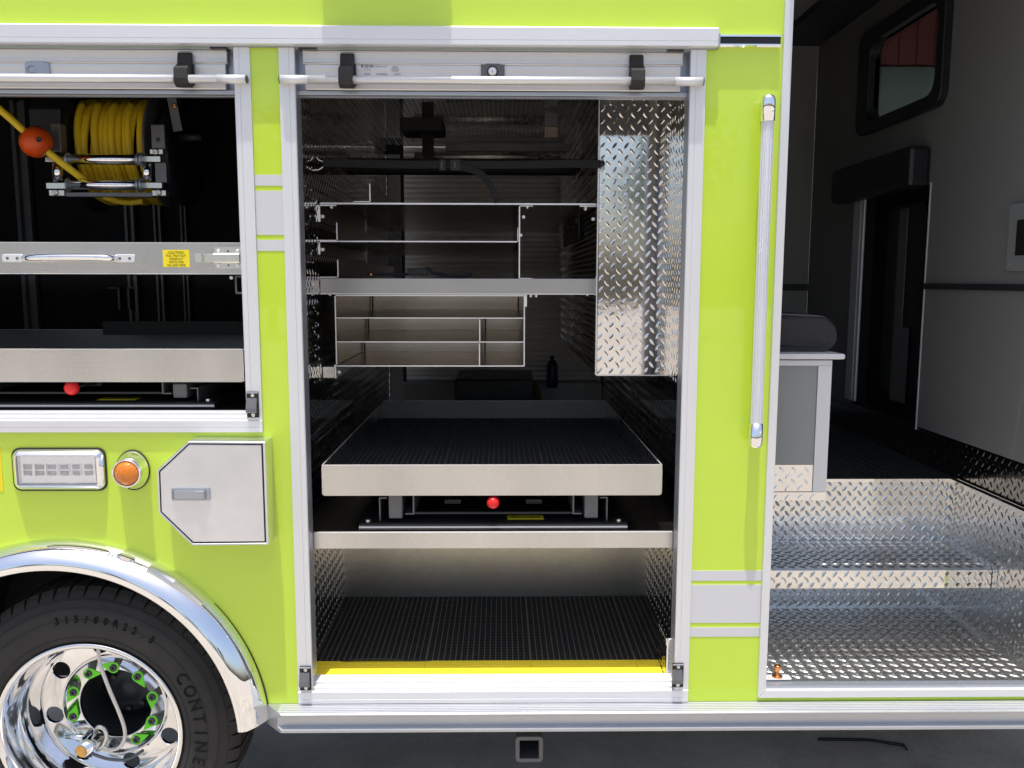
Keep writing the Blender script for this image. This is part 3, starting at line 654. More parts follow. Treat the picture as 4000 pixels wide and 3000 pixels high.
# barrel bolt
bl = build(MB().box(PX(840, yd, 1010), tx1, yd-.0015, yd, PZ(1050, yd, 890), PZ(966, yd, 890)), 'slide_bolt', m_steel, t3)
zc1, zc0 = PZ(991, yd, 890), PZ(1026, yd, 890)
build(MB().px([(yd-.0016, zc1+.003), (yd-.010, zc1+.001), (yd-.013, zc1-.003), (yd-.013, zc0+.003), (yd-.010, zc0-.001), (yd-.0016, zc0-.003)], PX(838, yd, 1010), tx1-.002), 'bolt_cover', m_steel, bl)
build(MB().box(PX(795, yd, 1010), PX(839, yd, 1010), yd-.008, yd-.003, zc0+.001, zc1-.001), 'bolt_bar', m_steel, bl, .0008)
build(MB().box(PX(772, yd, 1010), PX(796, yd, 1010), yd-.020, yd-.003, zc0+.001, zc1-.001), 'bolt_thumb', m_steel, bl, .001)
for xx in (853, 928):
    for yy in (981, 1036): screw(at(xx, yy, yd-.0015), .0058, .003, m_edge, bl)
for yy in (981, 1036): build(MB().cyl((PX(892, yd, 1010), yd-.0018, PZ(yy, yd, 890)), .003, .0005), 'bolt_hole', m_ink, bl)

# ================================================================== MATS
def tile_mesh(W_, H_, name='mat_tile', step=.0205):
    mb = MB(); mb.box(0, W_, 0, H_, 0, .003)
    n = int(W_/step); m_ = int(H_/.0135)
    for i in range(n+1):
        x = i*(W_-.003)/n; mb.box(x, x+.003, 0, H_, .003, .0125)
    for j in range(m_+1):
        y = j*(H_-.0035)/m_; mb.box(.003, W_-.003, y, y+.0035, .003, .0105)
    me = bpy.data.meshes.new(name); me.from_pydata(mb.v, [], mb.f); me.materials.append(m_mat); me.materials.append(m_rib)
    for p_ in me.polygons: p_.material_index = 1 if 6 <= p_.index < 6+6*(n+1) else 0
    me.update(); return me
def tiles(thing_, tm, x0, y0, z0, nx, ny, W_, H_):
    for i in range(nx):
        for j in range(ny):
            o = bpy.data.objects.new('mat_tile', tm); C.objects.link(o); o.parent = thing_; o.location = (x0+i*(W_+.001), y0+j*(H_+.001), z0)
fm = thing('floor_mat', 'black perforated rubber mat with yellow sloping edge along its front', 'mat')
cuts = [WL+.003, -.262, .108, .478, WR-.003]
for i in range(4):
    for y0, y1 in ((.176, .575), (.576, .787)):
        me = tile_mesh(cuts[i+1]-cuts[i]-.0008, y1-y0); o = bpy.data.objects.new('mat_tile', me); C.objects.link(o); o.parent = fm; o.location = (cuts[i], y0, FZ+.0005)
    y_ = MB().px([(.048, FZ+.0005), (.048, FZ+.003), (.172, FZ+.014), (.1755, FZ+.014), (.1755, FZ+.0005)], cuts[i], min(cuts[i+1]-.0008, .558 if i == 3 else 9))
    for k in range(7): y_.box(cuts[i]+.001, min(cuts[i+1]-.002, .557 if i == 3 else 9), .060+.016*k, .0612+.016*k, FZ+.003, FZ+.0052+.00142*k)
    build(y_, 'ramp_edge', m_yel, fm)
build(MB().tube(smooth_path([(-.56, .174, FZ+.012), (-.50, .168, FZ+.022), (-.42, .168, FZ+.024), (-.30, .172, FZ+.016), (-.24, .176, FZ+.012)]), .003, 6), 'lifted_edge', m_mat, fm)
tmm = thing('tray_mat', 'black ribbed rubber mat lying inside the middle slide-out tray', 'mat')
tm_ = tile_mesh(.3690, .3690)
tiles(tmm, tm_, -.580, .074, -.7025, 3, 4, .3690, .3690)

# ================================================================== SHELVING IN THE MIDDLE COMPARTMENT
SY = .46; TK = .0038
sr = thing('shelf_rack', 'aluminium shelf rack with folded dividers and angle brackets', 'shelf')
def H(name, x0, x1, y, t=TK, d=1.7, m=m_sheet, y0=SY, sag=0):
    a, b, z = PX(x0, y0, y), PX(x1, y0, y), PZ(y, y0, (x0+x1)/2)
    o = sbox(name, m, sr, a, b, y0, y0+d, z-t, z); sbox('cut_edge', m_edge, sr, a, b, y0-.0006, y0-.0001, z-t, z); return o
def Vt(name, x, ya, yb_, t=TK, d=1.7, m=m_sheet, y0=SY):
    a, z0_, z1_ = PX(x, y0, (ya+yb_)/2), PZ(max(ya, yb_), y0, x), PZ(min(ya, yb_), y0, x)
    o = sbox(name, m, sr, a-t/2, a+t/2, y0, y0+d, z0_, z1_); sbox('cut_edge', m_edge, sr, a-t/2, a+t/2, y0-.0006, y0-.0001, z0_, z1_); return o
H('shelf_panel', 1250, 2332, 793, t=.006)
H('shelf_foot', 1380, 1443, 786, t=.003); Vt('angle_upright', 1445, 717, 789, t=.004, d=1.6)
H('shelf_panel', 1250, 2020, 941, t=.0045); Vt('shelf_lip', 2023, 890, 944, t=.003)
Vt('divider', 2029, 806, 1087, t=.0045, d=1.4); H('divider_flange', 2031, 2082, 803, t=.003, d=1.4); H('divider_flange', 2031, 2078, 1086, t=.003, d=1.4)
H('angle_foot', 1200, 1314, 937, t=.003, d=1.6); Vt('angle_upright', 1316, 870, 938, t=.004, d=1.6)
H('angle_foot', 1205, 1318, 1081, t=.003, d=1.6); Vt('angle_upright', 1320, 1015, 1082, t=.004, d=1.6)
for y0_, y1_ in ((800, 866), (948, 995), (1146, 1160)):
    Vt('wall_bracket', 1246, y0_, y1_, t=.009, d=1.7); 
H('bracket_flange', 1246, 1314, 800, t=.004, d=1.7); H('bracket_flange', 2264, 2332, 803, t=.004, d=1.7); Vt('wall_bracket', 2331, 806, 876, t=.005, d=1.7)
Vt('wall_bracket', 2329, 1146, 1165, t=.005)
# beam shelf
za, zb_ = PZ(1088, SY, 1800), PZ(1149, SY, 1800); xa, xb_ = PX(1252, SY, 1120), PX(2331, SY, 1120)
sbox('beam_face', m_beam, sr, xa, xb_, SY-.004, SY, zb_, za, bevel=.0015)
sbox('beam_top', m_sheet, sr, xa, xb_, SY+.0002, SY+1.7, za-.005, za-.001)
sbox('beam_edge', m_edge, sr, xa, xb_, SY-.007, SY-.0042, zb_-.001, zb_+.0025)
# nuts
for x, y in ((1297, 812), (1262, 846), (1262, 975), (2060, 812), (2045, 848), (2286, 820), (2316, 856), (2034, 919), (1291, 1152), (2293, 1153), (2073, 1158), (2094, 1158)):
    p = at(x, y, SY+.03); nb = MB().cyl((p[0], p[1]-.008, p[2]), .0065, .016, 'Z' if y in (812, 820, 1152, 1153, 1158) else 'Y', 6); nb.cyl((p[0], p[1]-.012, p[2]), .0035, .018, 'Y', 8)
    build(nb, 'nut', m_edge, sr)
# side plates with rivets further in
for z_, h_ in ((PZ(850, 1.7), .12), (PZ(960, 1.7), .10)):
    o = sbox('rear_upright', m_slat, sr, WL+.006, WL+.012, 1.5, 2.3, z_-h_, z_+.02)
    for k in range(4): build(MB().lathe([(1e-4, .006), (.006, .004), (.008, 0)], (WL+.012, 1.4+.17*k, z_-.04), 'X', 10), 'rivet', m_edge, sr)
pl = sbox('side_gusset', m_dgrey, sr, BX-.012, BX-.006, 1.0, 1.9, PZ(950, 1.4), PZ(840, 1.4))
for k in range(5): build(MB().lathe([(1e-4, -.006), (.006, -.004), (.008, 0)], (BX-.012, 1.1+.16*k, PZ(880+14*(k % 3), 1.4)), 'X', 10), 'rivet', m_edge, sr)

# hanging compartment box
cb = thing('divided_box', 'aluminium pigeonhole box with five open slots hung under the beam', 'storage box')
def bh(name, x0, x1, yL, yR, d, t=.0042, m=m_sheet):
    a, b = PX(x0, SY, yL), PX(x1, SY, yR); z = (PZ(yL, SY, x0)+PZ(yR, SY, x1))/2
    sbox(name, m, cb, a, b, SY, SY+d, z-t, z); sbox('cut_edge', m_edge, cb, a, b, SY-.0006, SY-.0001, z-t, z); return z
def bv(name, x, y0_, y1_, d, t=.0042):
    a = PX(x, SY, (y0_+y1_)/2); z0_, z1_ = PZ(y1_, SY, x), PZ(y0_, SY, x)
    sbox(name, m_sheet, cb, a-t/2, a+t/2, SY+.0002, SY+d, z0_, z1_); sbox('cut_edge', m_edge, cb, a-t/2, a+t/2, SY-.0008, SY-.0003, z0_, z1_)
bh('box_top', 1311, 2046, 1150, 1154, .86); bh('box_bottom', 1314, 2046, 1425, 1430, .60)
bv('box_side', 1312, 1156, 1424, .86); bv('box_side', 2048, 1154, 1430, .86)
bh('box_shelf', 1314, 2045, 1238, 1243, .86, .0034); bh('box_shelf', 1314, 2045, 1331, 1337, .72, .0034)
bv('box_divider', 1874, 1248, 1332, .72, .0040); bv('box_divider', 1873, 1341, 1427, .60, .0040)
xa, xb_ = PX(1314, SY, 1300), PX(2046, SY, 1300)
for ya, yb2, d in ((1154, 1240, .86), (1243, 1333, .72), (1337, 1427, .60)):
    sbox('box_back', m_sheet, cb, xa, xb_, SY+d-.004, SY+d, PZ(yb2, SY), PZ(ya, SY)-.003)
for x_, ya, yb2, d in ((1318, 1156, 1238, .855), (2040, 1156, 1240, .855), (1318, 1246, 1331, .715), (1880, 1246, 1333, .715), (1318, 1341, 1425, .595), (1880, 1341, 1427, .595)):
    sbox('weld_seam', m_dgrey, cb, PX(x_, SY, 1300), PX(x_, SY, 1300)+.006, SY+d-.006, SY+d-.0045, PZ(yb2, SY), PZ(ya, SY)-.003)
sbox('box_strap', m_edge, cb, PX(2050, SY, 1170)+.001, PX(2056, SY, 1170)+.002, SY, SY+.03, PZ(1198, SY), PZ(1152, SY))
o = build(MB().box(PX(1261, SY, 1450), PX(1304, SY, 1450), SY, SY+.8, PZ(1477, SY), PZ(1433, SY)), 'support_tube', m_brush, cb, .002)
sbox('support_edge', m_edge, cb, PX(1306, SY, 1450), PX(1313, SY, 1450), SY, SY+.6, PZ(1478, SY), PZ(1425, SY))
build(MB().cyl((PX(1325, SY, 1454), SY, PZ(1454, SY)), .006, .012, 'Y', 6), 'nut', m_edge, cb)

# straps
def ribbon(mb, pts, half, th=.0025):                                # pts: centre line in (x, y, z) with the strap's width in z (or given vector)
    vs = []; n = len(pts)
    for i, p in enumerate(pts):
        p = Vector(p); t = (Vector(pts[min(i+1, n-1)])-Vector(pts[max(i-1, 0)])).normalized(); wv = Vector((0, 1, 0)).cross(t).normalized()*half; d = Vector((0, th/2, 0))
        vs += [p-wv-d, p+wv-d, p+wv+d, p-wv+d]
    mb.add(vs, [(4*i+k, 4*i+(k+1) % 4, 4*i+4+(k+1) % 4, 4*i+4+k) for i in range(n-1) for k in range(4)]+[(3, 2, 1, 0), (4*n-4, 4*n-3, 4*n-2, 4*n-1)])
    return mb
sy = .43
s1 = thing('retaining_strap', 'black webbing strap with buckle stretched across the middle compartment above the rack', 'strap', group='black equipment straps')
build(ribbon(MB(), smooth_path([at(1262, 637, sy), at(1310, 637, sy), at(1400, 639, sy), at(1600, 643, sy), at(1760, 643, sy), at(2000, 644, sy-.01), at(2200, 640, sy-.03), at(2345, 640, sy-.07)]), .0135), 'webbing', m_strap, s1)
build(ribbon(MB(), smooth_path([at(1795, 652, sy-.006), at(1840, 662, sy-.008), at(1880, 682, sy-.008), at(1910, 715, sy-.006), at(1930, 755, sy), at(1946, 788, sy+.02)]), .0120), 'strap_tail', m_strap, s1)
for x0_, x1_ in ((1715, 1742), (1758, 1800)): build(MB().box(at(x0_, 645, sy)[0], at(x1_, 645, sy)[0], sy-.010, sy-.002, PZ(668, sy), PZ(624, sy)), 'buckle', m_black, s1, .003)
for x_ in (1724, 1776): sbox('buckle_bar', m_gsteel, s1, at(x_, 645, sy)[0], at(x_+3, 645, sy)[0], sy-.012, sy-.0102, PZ(658, sy), PZ(634, sy))
build(MB().tube(smooth_path([at(1238, 612, sy), at(1244, 624, sy), at(1262, 631, sy)]), .002, 8).tube(smooth_path([at(1208, 650, sy), at(1238, 664, sy), at(1262, 652, sy)]), .0022, 8), 'wall_hook', m_edge, s1)
build(MB().sphere(at(2352, 640, .355), .011, 12, 8), 'strap_end', m_black, s1)
build(MB().tube(smooth_path([at(2350, 618, .372), at(2358, 632, .368), at(2352, 655, .368), at(2350, 675, .372)]), .0022, 8), 'anchor_hook', m_edge, s1)
s2 = thing('ratchet_strap', 'loose black strap with cam buckle lying on the beam shelf', 'strap', group='black equipment straps')
y2 = SY+.06
build(ribbon(MB(), smooth_path([at(1432, 1073, y2), at(1500, 1072, y2), at(1570, 1073, y2), at(1640, 1062, y2), at(1672, 1048, y2), at(1690, 1066, y2), at(1740, 1076, y2), at(1800, 1080, y2), at(1846, 1074, y2)]), .006), 'webbing', m_strap, s2)
build(MB().box(at(1592, 1066, y2)[0], at(1672, 1066, y2)[0], y2-.01, y2+.01, PZ(1076, y2), PZ(1050, y2)), 'cam_buckle', m_black, s2, .004)
build(MB().cyl(at(1449, 1072, y2-.006), .004, .004), 'rivet', m_copper, s2)
# dim things behind the tray, towards the far side
fb = thing('equipment_case', 'dark grey flat case standing behind the tray near the far shutter', 'case')
build(MB().box(-.24, .18, 1.75, 2.2, DZ+.001, -.52), 'case_body', m_black, fb, .01)
sbox('case_handle', m_black, fb, -.08, .06, 1.735, 1.7495, -.62, -.58)
yb3 = thing('yellow_bar', 'dim yellow bar leaning behind the tray', 'bar')
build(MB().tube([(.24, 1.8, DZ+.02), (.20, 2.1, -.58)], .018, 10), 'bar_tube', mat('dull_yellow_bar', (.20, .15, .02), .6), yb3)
bb = thing('spray_bottle', 'dark blue bottle standing beside the far shutter', 'bottle')
build(MB().lathe([(1e-4, 0), (.032, 0), (.034, .01), (.034, .13), (.02, .155), (.012, .16), (.012, .185), (1e-4, .185)], (.30, 2.2, -.62), 'Z', 20), 'bottle_body', m_blue, bb)

# ================================================================== LEFT COMPARTMENT
LB = 1.15
sbox('compartment_floor', m_black, T, -2.4, -.795, .056, LB, -.4405, -.4215)
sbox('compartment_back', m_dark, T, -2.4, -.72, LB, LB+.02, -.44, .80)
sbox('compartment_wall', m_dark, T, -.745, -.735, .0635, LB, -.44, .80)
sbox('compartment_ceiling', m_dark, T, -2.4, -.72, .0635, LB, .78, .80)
for a, b in ((62, 118), (482, 518), (595, 622), (700, 722)):
    st_ = MB(); xa, xb_ = PX(a, LB-.04, 790), PX(b, LB-.04, 790); w3 = (xb_-xa)/3
    st_.box(xa, xa+w3*.8, LB-.04, LB, -.40, .76); st_.box(xb_-w3*.8, xb_, LB-.04, LB, -.40, .76); st_.box(xa, xb_, LB-.012, LB-.001, -.40, .76)
    build(st_, 'strut_channel', m_gsteel, T)
for x0_, x1_ in ((420, 462), (500, 542)):
    mb = MB(); Y_ = .8; s_ = 1 if x0_ == 420 else -1; xe = x1_ if s_ == 1 else x0_
    mb.box(PX(x0_, Y_, 1128), PX(x1_, Y_, 1128), Y_, Y_+.05, PZ(1130, Y_), PZ(1125, Y_)); mb.box(PX(xe-4, Y_, 1128), PX(xe+4, Y_, 1128), Y_, Y_+.05, PZ(1212, Y_), PZ(1125, Y_))
    build(mb, 'shelf_bracket', m_dgrey, T)
sbox('rear_shelf_edge', m_black, T, PX(400, .9, 1260), -.76, .9, .905, PZ(1310, .9), PZ(1257, .9))
build(MB().ring(rrect(PX(918, .1, 1110), PX(960, .1, 1110), PZ(1150, .1), PZ(1078, .1), .004, 2), rrect(PX(925, .1, 1110), PX(952, .1, 1110), PZ(1142, .1), PZ(1086, .1), .002, 2), .10, .103), 'wall_frame', m_gsteel, T)
build(MB().cyl(at(903, 1085, .06), .006, .012, 'Y', 6), 'bolt', m_steel, t3)

sbox('compartment_wall', m_dark, T, -2.42, -2.4005, .0, LB, -1.4, 1.25)
# cable reel with roller guide
cr = thing('cable_reel', 'black cable reel wound with yellow cable behind a roller guide', 'cable reel')
rx0, rx1, ry, rz, rr = -1.535, -1.285, .66, .485, .175
mb = MB().lathe([(.05, 0), (.225, 0), (.232, .006), (.225, .012), (.05, .012)], (rx0-.02, ry, rz), 'X', 48); build(mb, 'reel_flange', m_black, cr)
mb = MB().lathe([(.05, 0), (.205, 0), (.212, .005), (.205, .010), (.05, .010)], (rx1+.006, ry, rz), 'X', 48); build(mb, 'reel_flange', m_gsteel, cr)
build(MB().lathe([(.15, 0), (.15, rx1-rx0+.02)], (rx0-.01, ry, rz), 'X', 32), 'drum', m_black, cr)
nl = 9; cab_r = (rx1-rx0)/nl/2
for i in range(nl):                                                   # each turn of the cable
    xc = rx0+cab_r+i*cab_r*2; ph = random.uniform(0, 6.28); am = random.uniform(.003, .010)
    pts = [(xc+am*math.sin(2*a+ph)+.002*math.sin(5*a), ry+(rr+random.uniform(-.0015, .0015)+.006*(i % 3 == 1))*math.cos(a), rz+rr*math.sin(a)) for a in [2*math.pi*k/40 for k in range(41)]]
    build(MB().tube(pts, cab_r*1.02, 10, caps=False), 'cable_turn', m_rope, cr)
for i in range(4):
    xc = rx0+.03+i*.06; pts = [(xc+.035*(a/3.2-.5), ry+(rr+cab_r*1.2)*math.cos(a+2.2), rz+(rr+cab_r*1.2)*math.sin(a+2.2)) for a in [3.2*k/20 for k in range(21)]]
    build(MB().tube(pts, cab_r*.9, 10), 'cable_turn', m_rope, cr)
build(MB().lathe([(1e-4, 0), (.17, 0), (.185, .012), (.19, .03), (.185, .05), (.15, .062), (1e-4, .064)], (-1.245, ry, .47), 'X', 44), 'spring_housing', m_black, cr)
build(MB().tube([(-1.18, ry-.10, .52), (-1.10, ry-.10, .52)], .014, 12), 'housing_stub', m_dgrey, cr)
build(MB().box(at(112, 480, .45)[0], at(245, 590, .45)[0], .45, .50, PZ(590, .45), PZ(430, .45)), 'motor_bracket', m_dgrey, cr, .006)
build(MB().box(at(195, 500, .40)[0], at(238, 560, .40)[0], .40, .445, PZ(600, .40), PZ(488, .40)), 'motor_plate', m_gsteel, cr, .004)
build(MB().prism([(0, 0), (.030, .004), (.052, -.13), (.020, -.135)], lambda p, q, a: (at(655, 370, .42)[0]+p-.006, .42+a, at(655, 360, .42)[2]+q), 0, .006), 'hanger_strap', m_gsteel, cr)
screw(at(682, 413, .42), .008, .004, m_copper, cr, 'bolt')
gy = .38
def gb(name, m, x0, y0, x1, y1, d0=0, d1=.02, bev=.001): return build(MB().box(PX(x0, gy, (y0+y1)/2), PX(x1, gy, (y0+y1)/2), gy+d0, gy+d1, PZ(y1, gy, (x0+x1)/2), PZ(y0, gy, (x0+x1)/2)), name, m, cr, bev)
for y_ in (622, 722): build(MB().tube([at(268, y_, gy-.006), at(548, y_+2, gy-.006)], .0175, 20), 'guide_roller', m_chrome, cr)
for y_ in (622, 722):
    for x_ in (264, 540, 552): build(MB().tube([at(x_, y_+1, gy-.006), at(x_+5, y_+1, gy-.006)], .023, 20), 'roller_washer', m_track, cr)
build(MB().tube([at(576, 705, gy), at(576, 640, gy)], .0165, 18), 'guide_roller', m_chrome, cr)
build(MB().tube([at(228, 705, gy), at(226, 640, gy)], .0155, 18), 'guide_roller', m_chrome, cr)
gb('guide_block', m_steel, 176, 612, 262, 632); gb('guide_block', m_steel, 550, 610, 626, 632); gb('guide_block', m_steel, 180, 714, 262, 737); gb('guide_block', m_steel, 552, 713, 632, 735)
gb('guide_block', m_steel, 195, 743, 254, 765, -.006); gb('guide_block', m_steel, 598, 744, 650, 765, -.006); gb('guide_block', m_steel, 588, 584, 638, 602, -.006)
gb('guide_frame', m_gsteel, 255, 752, 598, 768, 0, .03); gb('guide_frame', m_gsteel, 606, 636, 650, 712, .0, .03); gb('guide_frame', m_gsteel, 590, 486, 643, 580, .0, .01, .003); gb('guide_frame', m_gsteel, 199, 637, 214, 710, .01, .03)
build(MB().cyl((PX(617, gy, 545), gy-.0005, PZ(545, gy, 617)), .0085, .002), 'guide_hole', m_ink, cr)
for x_, y_ in ((217, 752), (620, 752), (608, 593)): screw(at(x_, y_, gy-.007), .0105, .006, m_steel, cr, 'bolt')
# running end of the cable with its ball stop
build(MB().tube(smooth_path([at(-230, 235, .20), at(0, 428, .28), at(90, 508, .31), at(195, 600, .34), at(325, 700, .40), at(380, 740, .52)]), .0125, 12), 'cable_end', m_rope, cr)
build(MB().tube(smooth_path([at(405, 768, .5), at(450, 785, .5), at(510, 792, .5), at(560, 786, .5)]), .010, 10), 'cable_loop', m_rope, cr)
bc_ = at(141, 555, .325)
bs = MB(); bs.lathe([(.0135, -.045), (.03, -.043), (.044, -.030), (.052, -.012), (.0535, 0), (.052, .012), (.044, .030), (.03, .043), (.0135, .045)], (0, 0, 0), 'Z', 32)
bo = build(bs, 'ball_stop', m_orange, cr)
bo.location = bc_; bo.rotation_euler = (Vector(at(195, 600, .34))-Vector(at(90, 508, .31))).to_track_quat('Z', 'Y').to_euler()
sp = at(152, 545, .27); build(MB().lathe([(1e-4, .004), (.006, .004), (.009, 0), (.007, -.002)], (sp[0], sp[1], sp[2]), 'Y', 14), 'stop_screw', m_dgrey, cr)

# ================================================================== CREW CAB STEPWELL
SXW, RY, NY, Z1, Z2, ZF = 1.83, .68, .33, -1.342, -1.062, -.800
X0 = EX+.03
plate('lower_step', (X0, .032, Z1), (1, 0, 0), (0, 1, 0), SXW-X0, RY-.032, m_diamd, T, th=.01, ht=.0031, rot=36, ln=.039, wd=.0120)
plate('lower_riser', (X0, RY, Z1), (1, 0, 0), (0, 0, 1), SXW-X0, Z2-Z1-.02, m_step, T)
plate('upper_step', (X0, NY+.0045, Z2), (1, 0, 0), (0, 1, 0), SXW-X0-.0004, RY-NY-.0045, m_diamd, T, th=.01, ht=.0031, rot=36, ln=.039, wd=.0120)
plate('step_nosing', (X0, NY, Z2-.068), (1, 0, 0), (0, 0, 1), SXW-X0-.0004, .068, m_diam, T, ln=.034, wd=.0118, ht=.0024)
plate('upper_riser', (X0, RY, Z2), (1, 0, 0), (0, 0, 1), SXW-X0, ZF-Z2, m_step, T, ln=.034, wd=.0115, ht=.0024)
plate('stepwell_side', (SXW, RY, Z1), (0, -1, 0), (0, 0, 1), RY-.02, ZF-Z1, m_step, T)
plate('stepwell_side', (X0, .03, Z1), (0, 1, 0), (0, 0, 1), RY-.03, ZF-Z1, m_step, T)
sbox('step_seam', m_ink, T, 1.818, 1.8205, NY-.0012, NY-.0002, Z2-.066, Z2)
m_fplate = mat('black_floor_plate', (.03, .032, .036), .3, metal=.2, noise=(9, .2))
plate('cab_floor', (X0-.02, RY+.004, ZF), (1, 0, 0), (0, 1, 0), 1.885-X0, 1.775, m_fplate, T, th=.02)
plate('floor_nosing', (X0, RY-.0045, ZF-.012), (1, 0, 0), (0, 0, 1), SXW-X0, .012, m_diam, T)
sbox('side_ledge', m_fplate, T, SXW+.0002, 1.858, .03, RY, ZF-.02, ZF)
sbox('front_kick', m_track, T, X0, SXW, .003, .0315, -1.39, Z1-.001)
# cab walls (wall along the right side with a window and a doorway)
XW = 1.86
plate('kick_plate', (XW, 2.4, ZF), (0, -1, 0), (0, 0, 1), 2.38, .155, mat('dark_tread_plate', (.30, .29, .28), .14, metal=1, wave=(18, .0012)), T)
dy0, dy1, dzt, dzb = 1.04, 1.67, .42, -.62
wy0, wy1, wz0, wz1 = 1.00, 1.66, .785, 1.165
wallo = MB()
for a, b, c_, d_ in ((.02, dy0, -.645, 1.6), (dy1+.12, 2.45, -.645, 1.6), (dy0, dy1+.12, dzt, wz0), (dy0, dy1+.12, wz1, 1.6), (wy1, dy1+.12, wz0, wz1), (dy0, wy0+.045, wz0, wz1)):
    if a < b: wallo.box(XW+.0005, XW+.03, a, b, c_, d_)
build(wallo, 'cab_wall', m_wallg, T)
sbox('wall_trim_strip', m_vinyl, T, XW-.010, XW, .06, dy0-.004, -.036, -.012, bevel=.003)
sbox('wall_edge_trim', m_alu, T, XW-.004, XW+.03, dy0-.006, dy0, -.66, dzt)
sbox('door_stile', m_cream, T, XW-.016, XW-.003, dy1, dy1+.115, -.625, dzt, bevel=.004)
sbox('door_stile', m_cream, T, XW-.02, XW-.017, dy1+.03, dy1+.112, -.62, dzt-.005)
sbox('door_opening_back', m_dark, T, XW+.10, XW+.12, dy0-.2, dy1+.3, -.75, .6)
for a_, b_ in ((dy0-.04, dy0-.008), (dy1+.125, dy1+.15)): sbox('door_reveal', m_dark, T, XW+.0305, XW+.0995, a_, b_, -.75, .6)
for a_, b_ in ((-.70, -.66), (.43, .47)): sbox('door_reveal', m_dark, T, XW+.0305, XW+.0995, dy0-.04, dy1+.15, a_, b_)
sbox('door_threshold', m_dark, T, XW+.0005, XW+.03, dy0, dy1+.12, -.70, -.645)
dr_ = MB()
dr_.prism(rrect(1.20, 1.58, -.55, .36, .06), lambda p, q, a: (a, p, q), XW+.070, XW+.076); build(dr_, 'door_glass', m_black, T)
sbox('door_rail', m_gsteel, T, XW+.060, XW+.066, 1.36, 1.44, -.58, .34)
sbox('door_panel_lower', m_gsteel, T, XW+.058, XW+.0598, 1.28, 1.42, -.58, -.22)
o = sbox('door_header_box', m_black, T, XW-.10, XW-.0005, dy0+.0, dy1+.24, .405, .580, bevel=.02)
# window with thick black frame
def yz(P, x0, x1, mb): return mb.prism(P, lambda p, q, a: (a, p, q), x0, x1)
oy = rrect(wy0-.06, wy1+.13, wz0-.055, wz1+.07, .07); iy = rrect(wy0, wy1, wz0, wz1, .07)
mb = MB(); n = len(oy)
vs = [(x, p, q) for x in (XW-.035, XW+.032) for L in (oy, iy) for p, q in L]; f = []
for i in range(n):
    j = (i+1) % n; f += [(i, j, n+j, n+i), (2*n+i, 3*n+i, 3*n+j, 2*n+j), (i, 2*n+i, 2*n+j, j), (n+i, n+j, 3*n+j, 3*n+i)]
mb.add(vs, f); wf = build(mb, 'cab_window', m_black, T, .006, 3)
build(yz(iy, XW+.010, XW+.015, MB()), 'window_pane', m_tint, wf)
# ceiling, far wall, rear partition
sbox('cab_ceiling', m_cabg, T, X0-.05, 1.60, .04, 2.45, 1.40, 1.42)
sbox('ceiling_cove', m_dgrey, T, 1.60, XW, .04, 2.45, 1.36, 1.42)
sbox('cab_far_wall', m_wallg, T, X0-.05, XW, 2.45, 2.48, ZF, 1.6)
sbox('far_wall_rail', m_dgrey, T, X0-.05, XW, 2.44, 2.4498, -.06, -.02)
sbox('cab_rear_wall', m_wallg, T, X0-.06, X0-.045, .04, 2.45, ZF+.001, 1.42)
sbox('cab_roof_outer', m_green, T, -2.4, 2.6, TH, 2.5, 1.62, 1.64)
sbox('body_roof', m_dark, T, -2.4, EX-.03, TH+.001, 2.5, 1.0, 1.02)
# switch panel on the wall
p0 = MB().box(XW-.014, XW, .20, .43, .035, .275); sw = build(p0, 'switch_panel', m_cabg, T, .002)
sbox('switch_screen', m_dark, sw, XW-.017, XW-.0142, .20, .375, .09, .215)
screw((XW-.0145, .405, .25), .004, -.001, m_steel, sw, axis='X'); screw((XW-.0145, .405, .06), .004, -.001, m_steel, sw, axis='X')

# cabinet with worktop hanging over the steps
CYF = .16
ca = thing('bench_cabinet', 'grey cabinet with pale frame and tread plate kick strip beside the entry', 'cabinet')
P_ = lambda x, y: at(x, y, CYF)
cx1 = P_(3236, 1700)[0]; cxm = P_(3183, 1700)[0]; zt = P_(3100, 1407)[2]; zr = P_(3100, 1428)[2]; zd = P_(3100, 1815)[2]; zk = P_(3100, 1921)[2]; zz = P_(3100, 1954)[2]
sbox('cabinet_body', m_cabg, ca, X0+.002, cx1-.002, CYF+.006, CYF+.46, zz+.002, zt-.002)
sbox('door_face', m_cabg, ca, X0+.002, cxm-.001, CYF+.0, CYF+.0058, zd+.0005, zr-.0005)
sbox('frame_rail', m_cream, ca, X0+.002, cx1, CYF-.004, CYF+.0058, zr, zt, bevel=.001)
sbox('frame_stile', m_cream, ca, cxm, cx1, CYF-.004, CYF+.0058, zk+.0005, zr-.0005, bevel=.001)
plate('kick_panel', (X0+.002, CYF+.001, zk+.001), (1, 0, 0), (0, 0, 1), cxm-X0-.003, zd-zk-.002, m_diam, ca)
plate('bottom_strip', (X0+.002, CYF-.004, zz), (1, 0, 0), (0, 0, 1), cx1-X0-.002, zk-zz-.0005, m_diam, ca)
for x_, y_ in ((3218, 1530), (3202, 1820), (3178, 1936)): screw(P_(x_, y_), .0035, .002, m_gsteel, ca)
cw = at(3303, 1390, CYF-.02)[0]
build(MB().py(rrect(X0+.002, cw, at(3100, 1404, CYF-.02)[2], at(3100, 1380, CYF-.02)[2]-.002, .008, 4), CYF-.02, CYF+.50), 'worktop', m_cream, ca, .003)
cu = thing('seat_cushion', 'rounded black vinyl cushion lying on the cabinet worktop', 'cushion')
zc0 = at(3100, 1380, CYF)[2]+.001; cyy = CYF+.06
xx1 = at(3277, 1300, cyy)[0]; zc1 = at(3100, 1222, cyy)[2]
mb = MB(); L = []
